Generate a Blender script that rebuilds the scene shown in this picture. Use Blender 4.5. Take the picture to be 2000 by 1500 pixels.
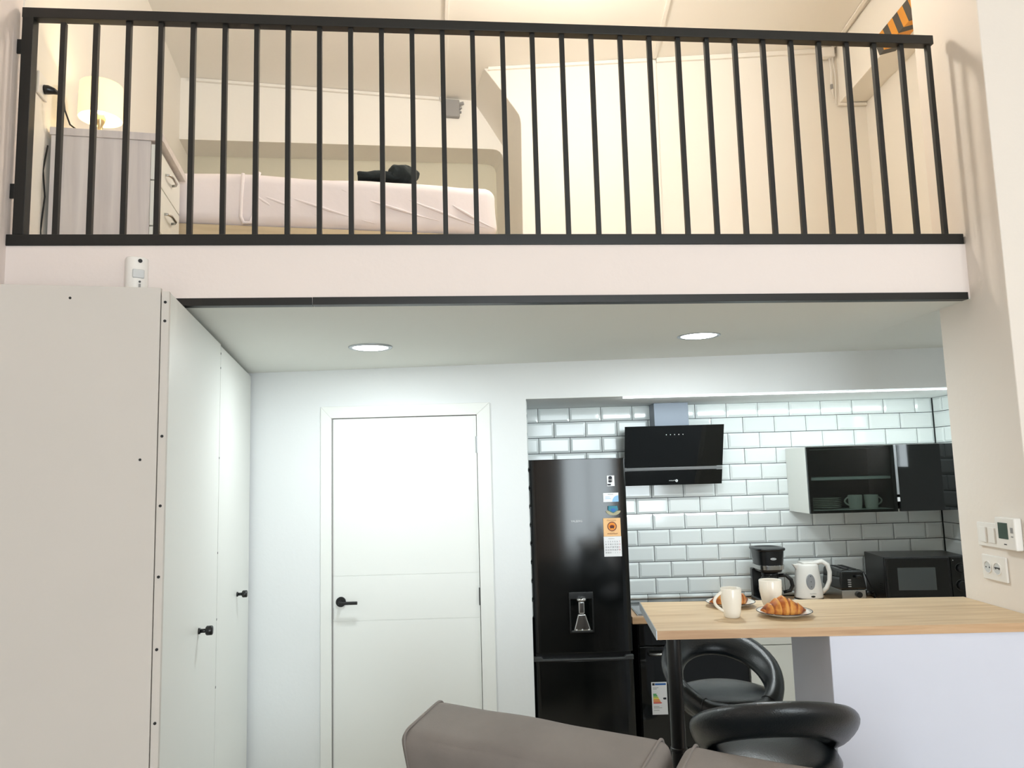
import bpy, bmesh, math, random
from mathutils import Vector, Matrix, noise
for o in list(bpy.data.objects): bpy.data.objects.remove(o, do_unlink=True)
random.seed(4)
S = bpy.context.scene
COL = S.collection
PI = math.pi

# ------------------------------------------------------------------ camera, world, daylight, exposure
cd = bpy.data.cameras.new('camera'); cam = bpy.data.objects.new('camera', cd); COL.objects.link(cam)
cd.sensor_fit = 'HORIZONTAL'; cd.sensor_width = 36.0; cd.lens = 1470 / 2000 * 36.0
cd.clip_start = 0.05; cd.clip_end = 60
ROT = Matrix(((0.9996126, 0.0278314, 0.0), (0.0031427, -0.1128745, -0.9936043), (-0.0276534, 0.9932194, -0.1129182)))
cam.matrix_world = Matrix.Translation((0, 0, 1.72)) @ ROT.to_4x4()
S.camera = cam
S.view_settings.view_transform = 'Standard'; S.view_settings.look = 'None'
S.view_settings.gamma = 1.0; S.view_settings.use_curve_mapping = False
S.view_settings.exposure = 0.0
W = bpy.data.worlds.new('sky'); S.world = W; W.use_nodes = True
bgn = W.node_tree.nodes['Background']; bgn.inputs[0].default_value = (0.90, 0.95, 1.0, 1); bgn.inputs[1].default_value = 11.8

def area(name, loc, direction, sx, sy, power, color, shape='RECTANGLE', spread=PI):
    l = bpy.data.lights.new(name, 'AREA'); l.shape = shape; l.size = sx
    if shape in ('RECTANGLE', 'ELLIPSE'): l.size_y = sy
    l.energy = power; l.color = color; l.spread = spread
    o = bpy.data.objects.new(name, l); COL.objects.link(o)
    o.location = loc; o.rotation_euler = Vector(direction).to_track_quat('-Z', 'Y').to_euler()
    return o
# the sky lights the room through the big window behind the photographer (this light is only a portal for it)
po = area('window_daylight', (1.4, -2.99, 1.9), (0, 1, 0.0), 2.2, 2.8, 1, (1, 1, 1)); po.data.cycles.is_portal = True

# ------------------------------------------------------------------ materials
def lin(c):
    c = c / 255.0
    return c / 12.92 if c <= 0.04045 else ((c + 0.055) / 1.055) ** 2.4
def rgb(r, g, b): return (lin(r), lin(g), lin(b), 1.0)
MATS = {}
def mat(name, col, rough=0.6, metal=0.0, var=0.0, vscale=6.0, bump=0.0, bscale=60.0, spec=0.5, emit=None, estr=0.0, coat=0.0, stretch=None, col2=None):
    m = bpy.data.materials.new(name); m.use_nodes = True
    nt = m.node_tree; b = nt.nodes['Principled BSDF']
    b.inputs['Base Color'].default_value = col; b.inputs['Roughness'].default_value = rough
    b.inputs['Metallic'].default_value = metal; b.inputs['Specular IOR Level'].default_value = spec
    b.inputs['Coat Weight'].default_value = coat
    if emit: b.inputs['Emission Color'].default_value = emit; b.inputs['Emission Strength'].default_value = estr
    if var or bump or col2:
        tc = nt.nodes.new('ShaderNodeTexCoord'); mp = nt.nodes.new('ShaderNodeMapping')
        nt.links.new(tc.outputs['Object'], mp.inputs[0])
        if stretch: mp.inputs['Scale'].default_value = stretch
    if var or col2:
        n = nt.nodes.new('ShaderNodeTexNoise'); n.inputs['Scale'].default_value = vscale; n.inputs['Detail'].default_value = 5
        nt.links.new(mp.outputs[0], n.inputs['Vector'])
        r = nt.nodes.new('ShaderNodeValToRGB'); r.color_ramp.elements[0].position = 0.3; r.color_ramp.elements[1].position = 0.7
        if col2: r.color_ramp.elements[0].color = col; r.color_ramp.elements[1].color = col2
        else:
            r.color_ramp.elements[0].color = tuple(c * (1 - var) for c in col[:3]) + (1,)
            r.color_ramp.elements[1].color = tuple(min(1, c * (1 + var)) for c in col[:3]) + (1,)
        nt.links.new(n.outputs['Fac'], r.inputs[0]); nt.links.new(r.outputs[0], b.inputs['Base Color'])
    if bump:
        n2 = nt.nodes.new('ShaderNodeTexNoise'); n2.inputs['Scale'].default_value = bscale; n2.inputs['Detail'].default_value = 4
        nt.links.new(mp.outputs[0], n2.inputs['Vector'])
        bp = nt.nodes.new('ShaderNodeBump'); bp.inputs['Strength'].default_value = bump; bp.inputs['Distance'].default_value = 0.01
        nt.links.new(n2.outputs['Fac'], bp.inputs['Height']); nt.links.new(bp.outputs[0], b.inputs['Normal'])
    MATS[name] = m
    return m
def wood_mat(name, c1, c2, rough=0.45, axis_scale=(1.2, 14, 14)):
    m = mat(name, c1, rough); nt = m.node_tree; b = nt.nodes['Principled BSDF']
    tc = nt.nodes.new('ShaderNodeTexCoord'); mp = nt.nodes.new('ShaderNodeMapping'); mp.inputs['Scale'].default_value = axis_scale
    n = nt.nodes.new('ShaderNodeTexNoise'); n.inputs['Scale'].default_value = 2.2; n.inputs['Detail'].default_value = 8; n.inputs['Distortion'].default_value = 0.6
    r = nt.nodes.new('ShaderNodeValToRGB'); r.color_ramp.elements[0].position = 0.32; r.color_ramp.elements[1].position = 0.66
    r.color_ramp.elements[0].color = c1; r.color_ramp.elements[1].color = c2
    nt.links.new(tc.outputs['Object'], mp.inputs[0]); nt.links.new(mp.outputs[0], n.inputs['Vector'])
    nt.links.new(n.outputs['Fac'], r.inputs[0]); nt.links.new(r.outputs[0], b.inputs['Base Color'])
    return m
mat('paint_white', rgb(236, 238, 238), 0.75, bump=0.06, bscale=45)
mat('paint_room', rgb(240, 228, 222), 0.8, bump=0.08, bscale=40)
mat('paint_pier', rgb(238, 229, 219), 0.8, bump=0.08, bscale=40)
mat('paint_mezz', rgb(244, 239, 230), 0.85, bump=0.12, bscale=14)
mat('paint_niche_shade', rgb(214, 208, 188), 0.85, bump=0.1, bscale=14)  # greyer loft paint, puts the shade of the niche into the colour
mat('paint_ceiling', rgb(234, 235, 229), 0.85, bump=0.05, bscale=30)
mat('paint_bar', rgb(222, 224, 236), 0.7, var=0.01)
mat('grout', rgb(62, 66, 68), 0.9)
mat('tile', rgb(238, 243, 242), 0.08, spec=0.6)
mat('floor', rgb(190, 180, 165), 0.4, var=0.06, vscale=3)
mat('lacquer', rgb(240, 240, 233), 0.38)
mat('door_paint', rgb(241, 242, 238), 0.45)
mat('panel_greige', rgb(206, 200, 193), 0.6, var=0.015, vscale=3)
mat('panel_white', rgb(228, 229, 224), 0.42)
mat('black_steel', rgb(20, 21, 20), 0.42, var=0.1, vscale=30)
mat('black_plastic', rgb(18, 19, 20), 0.3)
mat('black_matte', rgb(16, 16, 17), 0.6)
mat('black_gloss', rgb(7, 10, 10), 0.04, spec=0.55)
mat('fridge_black', rgb(8, 10, 10), 0.13, spec=0.55)
mat('dark_grey', rgb(60, 62, 62), 0.4)
mat('grey_plastic', rgb(150, 148, 146), 0.5)
mat('steel', rgb(190, 190, 188), 0.25, metal=1.0)
mat('alu', rgb(176, 180, 184), 0.4, metal=0.85)
mat('duct_steel', rgb(120, 128, 140), 0.4, metal=0.2)
mat('white_plastic', rgb(242, 238, 232), 0.35)
mat('white_ceramic', rgb(245, 240, 228), 0.15)
mat('navy_rim', rgb(40, 36, 48), 0.2)
wood_mat('oak_top', rgb(198, 168, 128), rgb(221, 196, 160), 0.42, (1.5, 16, 16))
wood_mat('oak_edge', rgb(190, 150, 112), rgb(214, 178, 138), 0.45, (1.5, 16, 30))
wood_mat('bed_wood', rgb(196, 174, 140), rgb(214, 194, 160), 0.6)
wood_mat('ash_laminate', rgb(214, 205, 202), rgb(228, 219, 214), 0.5, (14, 14, 1.2))
mat('sheet', rgb(238, 228, 228), 0.85, bump=0.1, bscale=24)
mat('dark_denim', rgb(30, 38, 40), 0.9, var=0.3, vscale=25, bump=0.4, bscale=60)
mat('sofa_fabric', rgb(132, 125, 120), 0.92, var=0.09, vscale=5, bump=0.12, bscale=350)
mat('leather', rgb(20, 25, 28), 0.29, bump=0.12, bscale=260, spec=0.5)
mat('chrome', rgb(205, 205, 205), 0.12, metal=1.0)
mat('lamp_diffuser', rgb(255, 255, 255), 0.5, emit=(0.95, 1.0, 0.98, 1), estr=9.0)
mat('led', rgb(255, 255, 255), 0.5, emit=(0.92, 1.0, 1.0, 1), estr=7.0)
mat('lamp_shade', rgb(250, 236, 200), 0.7, emit=(1.0, 0.80, 0.42, 1), estr=0.75)
mat('globe', rgb(255, 250, 240), 0.5, emit=(1.0, 0.92, 0.81, 1), estr=165.0)
mat('bulb', rgb(255, 240, 200), 0.4, emit=(1.0, 0.88, 0.6, 1), estr=8.0)
mat('brass_pale', rgb(186, 172, 142), 0.3, metal=0.8)
mat('screen_green', rgb(72, 88, 80), 0.25)
mat('orange', rgb(226, 152, 48), 0.5); mat('tape_grey', rgb(74, 72, 68), 0.5)
mat('paper', rgb(240, 240, 242), 0.7); mat('paper_orange', rgb(244, 196, 140), 0.6); mat('ink_brown', rgb(120, 52, 34), 0.7)
mat('ink_dark', rgb(38, 40, 50), 0.7); mat('ink_red', rgb(200, 40, 60), 0.7); mat('ink_blue', rgb(60, 110, 180), 0.7); mat('sky_blue', rgb(150, 196, 232), 0.6)
mat('teal', rgb(50, 130, 150), 0.5); mat('sand', rgb(176, 170, 140), 0.6)
mat('eu_blue', rgb(40, 84, 150), 0.6); mat('e_green', rgb(60, 160, 80), 0.6); mat('e_lime', rgb(170, 200, 70), 0.6); mat('e_yellow', rgb(246, 220, 60), 0.6); mat('e_orange', rgb(236, 140, 40), 0.6); mat('e_red', rgb(214, 56, 40), 0.6)
mat('mesh_window', rgb(78, 83, 84), 0.12)
mat('kettle_window', rgb(150, 152, 156), 0.2)
mat('pale_grey', rgb(210, 212, 212), 0.4)  # plain pale grey for logos, small marks, sensor lens and socket discs
# croissant crust: golden with darker brown ridges
def crust():
    m = mat('crust', rgb(196, 120, 48), 0.42); nt = m.node_tree; b = nt.nodes['Principled BSDF']
    a = nt.nodes.new('ShaderNodeVertexColor'); a.layer_name = 'bake'
    n = nt.nodes.new('ShaderNodeTexNoise'); n.inputs['Scale'].default_value = 70; n.inputs['Detail'].default_value = 5
    tc = nt.nodes.new('ShaderNodeTexCoord'); nt.links.new(tc.outputs['Object'], n.inputs['Vector'])
    ad = nt.nodes.new('ShaderNodeMath'); ad.operation = 'MULTIPLY_ADD'; ad.inputs[1].default_value = 0.7
    nt.links.new(n.outputs['Fac'], ad.inputs[0]); nt.links.new(a.outputs['Color'], ad.inputs[2])
    r = nt.nodes.new('ShaderNodeValToRGB'); e = r.color_ramp.elements
    e[0].position = 0.3; e[0].color = rgb(98, 40, 16); e[1].position = 1.15 / 1.3; e[1].color = rgb(222, 156, 74)
    k = r.color_ramp.elements.new(0.62); k.color = rgb(184, 100, 36)
    nt.links.new(ad.outputs[0], r.inputs[0]); nt.links.new(r.outputs[0], b.inputs['Base Color'])
crust()
# tinted cabinet glass: mostly absorbs, reflects by Fresnel
def tinted(name, col, rough=0.02):
    m = bpy.data.materials.new(name); m.use_nodes = True; nt = m.node_tree; nt.nodes.clear()
    o = nt.nodes.new('ShaderNodeOutputMaterial'); mx = nt.nodes.new('ShaderNodeMixShader'); f = nt.nodes.new('ShaderNodeFresnel'); f.inputs[0].default_value = 1.5
    t = nt.nodes.new('ShaderNodeBsdfTransparent'); t.inputs[0].default_value = col
    g = nt.nodes.new('ShaderNodeBsdfGlossy'); g.inputs['Roughness'].default_value = rough
    ge = nt.nodes.new('ShaderNodeNewGeometry'); fm = nt.nodes.new('ShaderNodeMath'); fm.operation = 'SUBTRACT'; fm.use_clamp = True   # only the outer face of a pane reflects
    nt.links.new(f.outputs[0], fm.inputs[0]); nt.links.new(ge.outputs['Backfacing'], fm.inputs[1])
    nt.links.new(fm.outputs[0], mx.inputs[0]); nt.links.new(t.outputs[0], mx.inputs[1]); nt.links.new(g.outputs[0], mx.inputs[2]); nt.links.new(mx.outputs[0], o.inputs[0])
    MATS[name] = m
tinted('smoked_glass', (0.5, 0.55, 0.54, 1)); tinted('clear_glass', (0.92, 0.95, 0.95, 1))

# ------------------------------------------------------------------ mesh helpers
class MB:
    def __init__(s): s.v = []; s.f = []
    def add(s, vs, fs):
        k = len(s.v); s.v += [tuple(p) for p in vs]; s.f += [tuple(i + k for i in f) for f in fs]; return s
    def box(s, x0, x1, y0, y1, z0, z1):
        return s.add([(x0, y0, z0), (x1, y0, z0), (x1, y1, z0), (x0, y1, z0), (x0, y0, z1), (x1, y0, z1), (x1, y1, z1), (x0, y1, z1)],
                     [(0, 3, 2, 1), (4, 5, 6, 7), (0, 1, 5, 4), (1, 2, 6, 5), (2, 3, 7, 6), (3, 0, 4, 7)])
    def prism(s, lo, hi):
        n = len(lo)   # two matching rings of points
        return s.add(list(lo) + list(hi), [tuple(range(n))[::-1], tuple(range(n, 2 * n))] + [(i, (i + 1) % n, n + (i + 1) % n, n + i) for i in range(n)])
    def plan(s, poly, z0, z1):
        return s.prism([(x, y, z0) for x, y in poly], [(x, y, z1) for x, y in poly])
    def xz(s, poly, y0, y1):
        return s.prism([(x, y0, z) for x, z in poly], [(x, y1, z) for x, z in poly])
    def bar(s, a, b, w, h, up=(0, 0, 1)):
        a = Vector(a); b = Vector(b); d = (b - a).normalized(); u = Vector(up)
        r = d.cross(u).normalized(); u = r.cross(d).normalized()
        c = [(-w / 2, -h / 2), (w / 2, -h / 2), (w / 2, h / 2), (-w / 2, h / 2)]
        return s.prism([a + r * i + u * j for i, j in c], [b + r * i + u * j for i, j in c])
    def rings(s, rings, cap=True, closed=False):
        k = len(s.v); n = len(rings[0]); m = len(rings)
        for r in rings: s.v += [tuple(p) for p in r]
        for i in range(m if closed else m - 1):
            a = k + i * n; b = k + ((i + 1) % m) * n
            for j in range(n): s.f.append((a + j, a + (j + 1) % n, b + (j + 1) % n, b + j))
        if cap and not closed: s.f.append(tuple(range(k, k + n))[::-1]); s.f.append(tuple(range(k + (m - 1) * n, k + m * n)))
        return s
    def lathe(s, prof, seg=32, c=(0, 0, 0), cap=True):
        return s.rings([[(c[0] + r * math.cos(2 * PI * j / seg), c[1] + r * math.sin(2 * PI * j / seg), c[2] + z) for j in range(seg)] for r, z in prof], cap)
    def tube(s, pts, r, seg=8, closed=False):
        pts = [Vector(p) for p in pts]; out = []; n = len(pts); prev = None
        for i, p in enumerate(pts):
            d = (pts[(i + 1) % n] - pts[i - 1]) if closed else (pts[min(i + 1, n - 1)] - pts[max(i - 1, 0)])
            d.normalize()
            ref = prev if prev is not None else (Vector((0, 0, 1)) if abs(d.z) < 0.9 else Vector((1, 0, 0)))
            u = (ref - d * ref.dot(d)).normalized(); w = d.cross(u); prev = u
            rr = r[i] if isinstance(r, (list, tuple)) else r
            out.append([p + (u * math.cos(2 * PI * j / seg) + w * math.sin(2 * PI * j / seg)) * rr for j in range(seg)])
        return s.rings(out, True, closed)
    def cyl(s, a, b, r, seg=20): return s.tube([a, b], r, seg)
    def rbox(s, w, d, h, r, c=(0, 0, 0), n=8, puff=(0, 0, 0), nz=0.0, nf=4.0, seed=0):
        idx = {}; hw = (w / 2, d / 2, h / 2)
        ts = [math.sin((i / n - 0.5) * PI) * 0.55 + (2 * i / n - 1) * 0.45 for i in range(n + 1)]
        def V(p):
            key = tuple(round(q, 5) for q in p)
            if key in idx: return idx[key]
            P = [p[i] * hw[i] for i in range(3)]
            I = [max(-hw[i] + r, min(hw[i] - r, P[i])) for i in range(3)]
            D = Vector([P[i] - I[i] for i in range(3)])
            if D.length > 1e-9: D = D.normalized() * r
            Q = [I[i] + D[i] for i in range(3)]
            for i in range(3):
                if puff[i]:
                    f = 1
                    for j in range(3):
                        if j != i: f *= (1 - p[j] ** 2)
                    Q[i] += (1 if p[i] > 0 else -1) * puff[i] * f * abs(p[i])
            Q = Vector(Q)
            if nz:
                q = Q * nf + Vector((seed * 7.3, seed, 0)); Q = Q + Vector((noise.noise(q), noise.noise(q + Vector((9, 0, 0))), noise.noise(q + Vector((0, 9, 0))))) * nz
            k = len(s.v); s.v.append((Q.x + c[0], Q.y + c[1], Q.z + c[2])); idx[key] = k; return k
        for ax in range(3):
            for sg in (-1, 1):
                for i in range(n):
                    for j in range(n):
                        def pt(a, b):
                            q = [0, 0, 0]; q[ax] = sg; q[(ax + 1) % 3] = ts[a]; q[(ax + 2) % 3] = ts[b]; return V(q)
                        f = (pt(i, j), pt(i + 1, j), pt(i + 1, j + 1), pt(i, j + 1))
                        s.f.append(f if sg > 0 else f[::-1])
        return s
    def mesh(s, name, smooth=False):
        me = bpy.data.meshes.new(name); me.from_pydata(s.v, [], s.f)
        bm = bmesh.new(); bm.from_mesh(me); bmesh.ops.recalc_face_normals(bm, faces=bm.faces); bm.to_mesh(me); bm.free()
        if smooth: me.polygons.foreach_set('use_smooth', [True] * len(me.polygons))
        me.update(); return me
    def build(s, name, m, parent=None, smooth=False, bevel=0.0, seg=2, label=None, sub=0, loc=None, rz=0.0):
        o = bpy.data.objects.new(name, s.mesh(name, smooth)); COL.objects.link(o)
        o.data.materials.append(MATS[m])
        if parent: o.parent = parent
        if label: o['label'] = label
        if loc: o.location = loc
        if rz: o.rotation_euler.z = rz
        if bevel:
            b = o.modifiers.new('bevel', 'BEVEL'); b.width = bevel; b.segments = seg; b.limit_method = 'ANGLE'; b.angle_limit = 0.6
            o.data.polygons.foreach_set('use_smooth', [True] * len(o.data.polygons))
            w = o.modifiers.new('wn', 'WEIGHTED_NORMAL'); w.keep_sharp = True
        if sub:
            q = o.modifiers.new('sub', 'SUBSURF'); q.levels = sub; q.render_levels = sub
        return o
def tag(o, label, cat=None, group=None, kind=None):
    o['label'] = label
    if cat: o['category'] = cat
    if group: o['group'] = group
    if kind: o['kind'] = kind
    return o
def thing(name, label, cat, loc=(0, 0, 0), rz=0.0, group=None, kind=None):
    o = bpy.data.objects.new(name, None); COL.objects.link(o); o.empty_display_size = 0.05
    o.location = loc; o.rotation_euler.z = rz
    return tag(o, label, cat, group, kind)
def struct(o, label): o['kind'] = 'structure'; o['label'] = label; return o
def text(name, s, size, m, parent, loc, align='CENTER', rot=(PI / 2, 0, 0), ext=0.0003, sx=1.0, space=1.0):
    c = bpy.data.curves.new(name, 'FONT'); c.body = s; c.size = size; c.align_x = align; c.align_y = 'CENTER'; c.extrude = ext; c.space_line = space
    t = bpy.data.objects.new(name, c); COL.objects.link(t); bpy.context.view_layer.update()
    me = bpy.data.meshes.new_from_object(t.evaluated_get(bpy.context.evaluated_depsgraph_get()))
    bpy.data.objects.remove(t, do_unlink=True)
    o = bpy.data.objects.new(name, me); COL.objects.link(o); me.materials.clear(); me.materials.append(MATS[m])
    o.parent = parent; o.location = loc; o.rotation_euler = rot; o.scale = (sx, 1, 1)
    return o
def disc(m, name, parent, c, r, depth=0.001, seg=24, sx=1.0):   # flat disc facing -y
    b = MB(); lo = []; hi = []
    for j in range(seg):
        a = 2 * PI * j / seg; lo.append((c[0] + r * sx * math.cos(a), c[1], c[2] + r * math.sin(a))); hi.append((c[0] + r * sx * math.cos(a), c[1] + depth, c[2] + r * math.sin(a)))
    return b.prism(lo, hi).build(name, m, parent)

def scribble(name, m, parent, x0, x1, y, z, h, n=7, r=0.0007, rnd=3):    # lettering too small to read: a written line
    g = random.Random(rnd); pts = [(x0 + (x1 - x0) * i / (2 * n), y, z + (h / 2 if i % 2 else -h / 2) * g.uniform(0.45, 1)) for i in range(2 * n + 1)]
    return MB().tube(pts, r, 5).build(name, m, parent)
# plan geometry of the flat: the left part is turned by about 12 degrees
E1 = Vector((0.977, 0.215)).normalized(); E2 = Vector((-E1.y, E1.x)); SK = math.atan2(E1.y, E1.x)
L0 = Vector((-1.648, 2.40))                     # left wall at the loft front
def lp(a, b): p = L0 + E1 * a + E2 * b; return (p.x, p.y)
FA = Vector((-1.063, 2.45)); FB = Vector((1.66, 2.688)); FD = (FB - FA).normalized(); FN = Vector((-FD.y, FD.x))
FROT = math.atan2(FD.y, FD.x)
def fy(x): return FA.y + (x - FA.x) * FD.y / FD.x
ZC = 4.40; ZM = 2.47

# ------------------------------------------------------------------ the setting
struct(MB().box(-3.0, 3.4, -3.2, 5.9, -0.1, 0).build('floor', 'floor'), 'pale beige floor of the flat')
struct(MB().box(-3.0, 3.4, -3.2, 5.9, ZC, ZC + 0.1).build('ceiling', 'paint_mezz'), 'cream plaster ceiling above the loft')
struct(MB().plan([lp(0, 3.4), lp(0, -1.25), (-2.5, 1.1), (-2.5, -3.0), (-2.8, -3.0), (-2.8, 5.8)], 0, ZC).build('wall_left', 'paint_room'), 'cream left wall beside the wardrobe and the loft')
struct(MB().box(1.675, 2.97, 2.49, 2.893, 0, ZC).build('wall_pier', 'paint_pier', bevel=0.004), 'thick plaster pier at the right end of loft and bar')
wb = MB().box(-2.4, -0.985, 4.08, 4.2, 0, 2.40).box(-0.985, -0.195, 4.08, 4.2, 2.025, 2.40).box(-0.195, 0.058, 4.08, 4.2, 0, 2.40)
wb.box(-0.1, 0.058, 4.2, 4.9, 0, 2.40).box(0.058, 0.073, 4.08, 4.094, 0, 2.099).box(0.058, 3.0, 4.08, 4.9, 2.099, 2.40)
struct(wb.build('wall_back', 'paint_white'), 'white wall under the loft with door and kitchen recess')
struct(MB().box(-1.1, 0.0, 4.26, 4.30, 0, 2.4).build('wall_behind_door', 'paint_white'), 'wall behind the white door')
# lower ceiling (underside of the loft)
lc = MB(); xs = [-2.2 + (1.675 + 2.2) * i / 12 for i in range(13)]
def zb(x): return 2.283 + (x + 1.426) / 3.766 * 0.036
for i in range(12):
    a, b = xs[i], xs[i + 1]
    lc.prism([(a, fy(a) + 0.002, 2.2905), (b, fy(b) + 0.002, 2.2905), (b, 4.09, zb(b)), (a, 4.09, zb(a))], [(a, fy(a) + 0.002, 2.45), (b, fy(b) + 0.002, 2.45), (b, 4.09, 2.45), (a, 4.09, 2.45)])
lc.prism([(1.675, 2.88, 2.293), (3.0, 2.88, 2.30), (3.0, 4.09, zb(3.0)), (1.675, 4.09, zb(1.675))], [(1.675, 2.88, 2.45), (3.0, 2.88, 2.45), (3.0, 4.09, 2.45), (1.675, 4.09, 2.45)])
struct(lc.build('ceiling_under_loft', 'paint_ceiling'), 'low pale ceiling under the loft with two downlights')
A = Vector((-1.70, fy(-1.70))); B = Vector((1.69, fy(1.69)))
struct(MB().plan([tuple(A), tuple(B), tuple(B + FN * 0.12), tuple(A + FN * 0.12)], 2.296, 2.495).build('wall_fascia', 'paint_room'), 'pinkish white fascia along the loft edge')
struct(MB().plan([tuple(A + FN * 0.1), tuple(B + FN * 0.1), (1.69, 2.9), (2.6, 2.9), (2.6, 5.7), (-2.6, 5.7)], 2.451, ZM).build('floor_loft', 'bed_wood'), 'loft floor behind the railing')
def strip(name, x0, x1, off, lab):
    a = Vector((x0, fy(x0))); b = Vector((x1, fy(x1)))
    struct(MB().plan([tuple(a - FN * off), tuple(b - FN * off), tuple(b + FN * 0.03), tuple(a + FN * 0.03)], 2.289 - 0.0005, 2.3145).build(name, 'black_steel', bevel=0.001), lab)
strip('trim_1', -1.66, -0.6645, 0.004, 'short black edge strip along the fascia bottom beside the wardrobe')
strip('trim_2', -0.6625, 1.664, 0.006, 'long black edge strip along the fascia bottom')
# loft walls
nb = [(-0.2, 3.962), (-0.2, ZC), (2.7, ZC), (2.7, ZM), (2.207, ZM), (2.207, 3.97), (2.20, 4.00), (2.185, 4.022), (2.16, 4.036), (2.13, 4.040)]
def lb(a, b, z): x, y = lp(a, b); return (x, y, z)
m = MB().prism([lb(a, 2.449, z) for a, z in nb], [lb(a, 2.72, z) for a, z in nb])
struct(m.build('wall_alcove', 'paint_mezz'), 'cream wall with a wide shallow niche behind the bed')
struct(MB().prism([lb(-0.2, 2.719, ZM), lb(2.7, 2.719, ZM), lb(2.7, 2.719, ZC), lb(-0.2, 2.719, ZC)], [lb(-0.2, 2.85, ZM), lb(2.7, 2.85, ZM), lb(2.7, 2.85, ZC), lb(-0.2, 2.85, ZC)]).build('wall_niche', 'paint_niche_shade'), 'back of the niche behind the bed, coloured greyer for its shade')
def wy(x): return 4.777 - (x + 0.13) * 0.05006
bk = [(0.087, ZM), (0.106, 3.96), (0.106, 4.0), (0.103, 4.03), (0.095, 4.06), (0.078, 4.09), (-0.02, 4.24), (-0.13, ZC), (2.4, ZC), (2.4, ZM)]
m = MB().prism([(x, wy(x), z) for x, z in bk], [(x + E2.x * 0.75, wy(x) + E2.y * 0.75, z) for x, z in bk])
struct(m.build('wall_loft_back', 'paint_mezz', bevel=0.006), 'cream rear wall of the loft with a sloped haunch at its left edge')
struct(MB().prism([lb(-0.01, 0.04, ZM), lb(0.003, 0.04, ZM), lb(0.003, 2.72, ZM), lb(-0.01, 2.72, ZM)], [lb(-0.01, 0.04, ZC), lb(0.003, 0.04, ZC), lb(0.003, 2.72, ZC), lb(-0.01, 2.72, ZC)]).build('wall_loft_left', 'paint_mezz'), 'cream side wall of the loft beside the bedside chest')
struct(MB().box(2.345, 2.6, 2.893, 4.7, ZM, ZC).build('wall_loft_right', 'paint_mezz'), 'cream side wall at the right of the loft')
struct(MB().prism([(2.15, 2.893, 4.02), (2.36, 2.893, 4.02), (2.36, 4.68, 4.02), (2.173, 4.68, 4.02)], [(2.15, 2.893, ZC), (2.36, 2.893, ZC), (2.36, 4.68, ZC), (2.173, 4.68, ZC)]).build('wall_beam', 'paint_mezz', bevel=0.004), 'cream dropped beam along the right side of the loft ceiling')
# kitchen recess walls, tiled
def tile_mesh(w, h, name='tile'):
    t = 0.010; e = 0.004; i = 0.013
    b = MB(); X = w / 2; Z = h / 2; ix = min(i, X * 0.45); iz = min(i, Z * 0.45)
    R0 = [(-X, 0, -Z), (X, 0, -Z), (X, 0, Z), (-X, 0, Z)]; R1 = [(x, -e, z) for x, _, z in R0]
    R2 = [(-X + ix, -t, -Z + iz), (X - ix, -t, -Z + iz), (X - ix, -t, Z - iz), (-X + ix, -t, Z - iz)]
    k = [(j, (j + 1) % 4, 4 + (j + 1) % 4, 4 + j) for j in range(4)] + [(4 + j, 4 + (j + 1) % 4, 8 + (j + 1) % 4, 8 + j) for j in range(4)] + [(8, 9, 10, 11)]
    me = b.add(R0 + R1 + R2, k).mesh(name); me.materials.append(MATS['tile']); return me
TM = {}
def put_tile(w, h, parent, loc, rz=0.0, name='tile'):
    key = (round(w, 3), round(h, 3))
    if key not in TM: TM[key] = tile_mesh(*key)
    o = bpy.data.objects.new(name, TM[key]); COL.objects.link(o); o.parent = parent; o.location = loc; o.rotation_euler.z = rz
    o.rotation_euler.x = random.uniform(-0.004, 0.004)
KB = struct(MB().box(0.02, 3.0, 4.765, 4.9, 0, 2.12).build('wall_kitchen', 'grout'), 'white metro tiled wall behind the kitchen worktop')
KL = struct(MB().box(-0.02, 0.068, 4.094, 4.77, 0, 2.099).build('wall_kitchen_left', 'grout'), 'narrow tiled return wall beside the black fridge')
KR = struct(MB().box(2.662, 3.0, 4.10, 4.77, 0, 2.099).build('wall_kitchen_right', 'grout'), 'tiled return wall at the right end of the kitchen')
ROW = 0.0979; G = 0.0035
rows = [(0.9317 + ROW * k, 0.9317 + ROW * (k + 1)) for k in range(11)] + [(2.0086, 2.099)]
for r, (z0, z1) in enumerate(rows):
    top = len(rows) - 1 - r
    ph = 0.158 if top % 2 == 0 else 0.257
    cuts = [0.076] + [ph + 0.199 * k for k in range(-1, 14) if 0.085 < ph + 0.199 * k < 2.645] + [2.654]
    for a, b in zip(cuts[:-1], cuts[1:]): put_tile(b - a - G, z1 - z0 - G, KB, ((a + b) / 2, 4.765, (z0 + z1) / 2))
    ph2 = 0.1 if top % 2 == 0 else 0.2
    cuts = [0.0] + [ph2 + 0.2 * k for k in range(4) if ph2 + 0.2 * k < 0.64] + [0.66]
    for a, b in zip(cuts[:-1], cuts[1:]):
        put_tile(b - a - G, z1 - z0 - G, KR, (2.662, 4.757 - (a + b) / 2, (z0 + z1) / 2), -PI / 2)
        put_tile(b - a - G, z1 - z0 - G, KL, (0.068, 4.757 - (a + b) / 2, (z0 + z1) / 2), PI / 2)
x = 0.60
while x < 2.64:
    w = min(0.199, 2.652 - x)
    MB().cyl((x + 0.002, 4.763, 0.917), (x + w - 0.002, 4.763, 0.917), 0.0135, 12).build('pencil_tile', 'tile', KB, smooth=True)
    x += 0.199
struct(MB().box(2.95, 2.98, 2.893, 2.97, 0, 2.45).box(2.95, 2.98, 3.14, 4.10, 0, 2.45).box(2.95, 2.98, 2.97, 3.14, 0, 1.66).box(2.95, 2.98, 2.97, 3.14, 2.2, 2.45).build('wall_right', 'paint_white'), 'white wall at the end of the kitchen passage')
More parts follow.
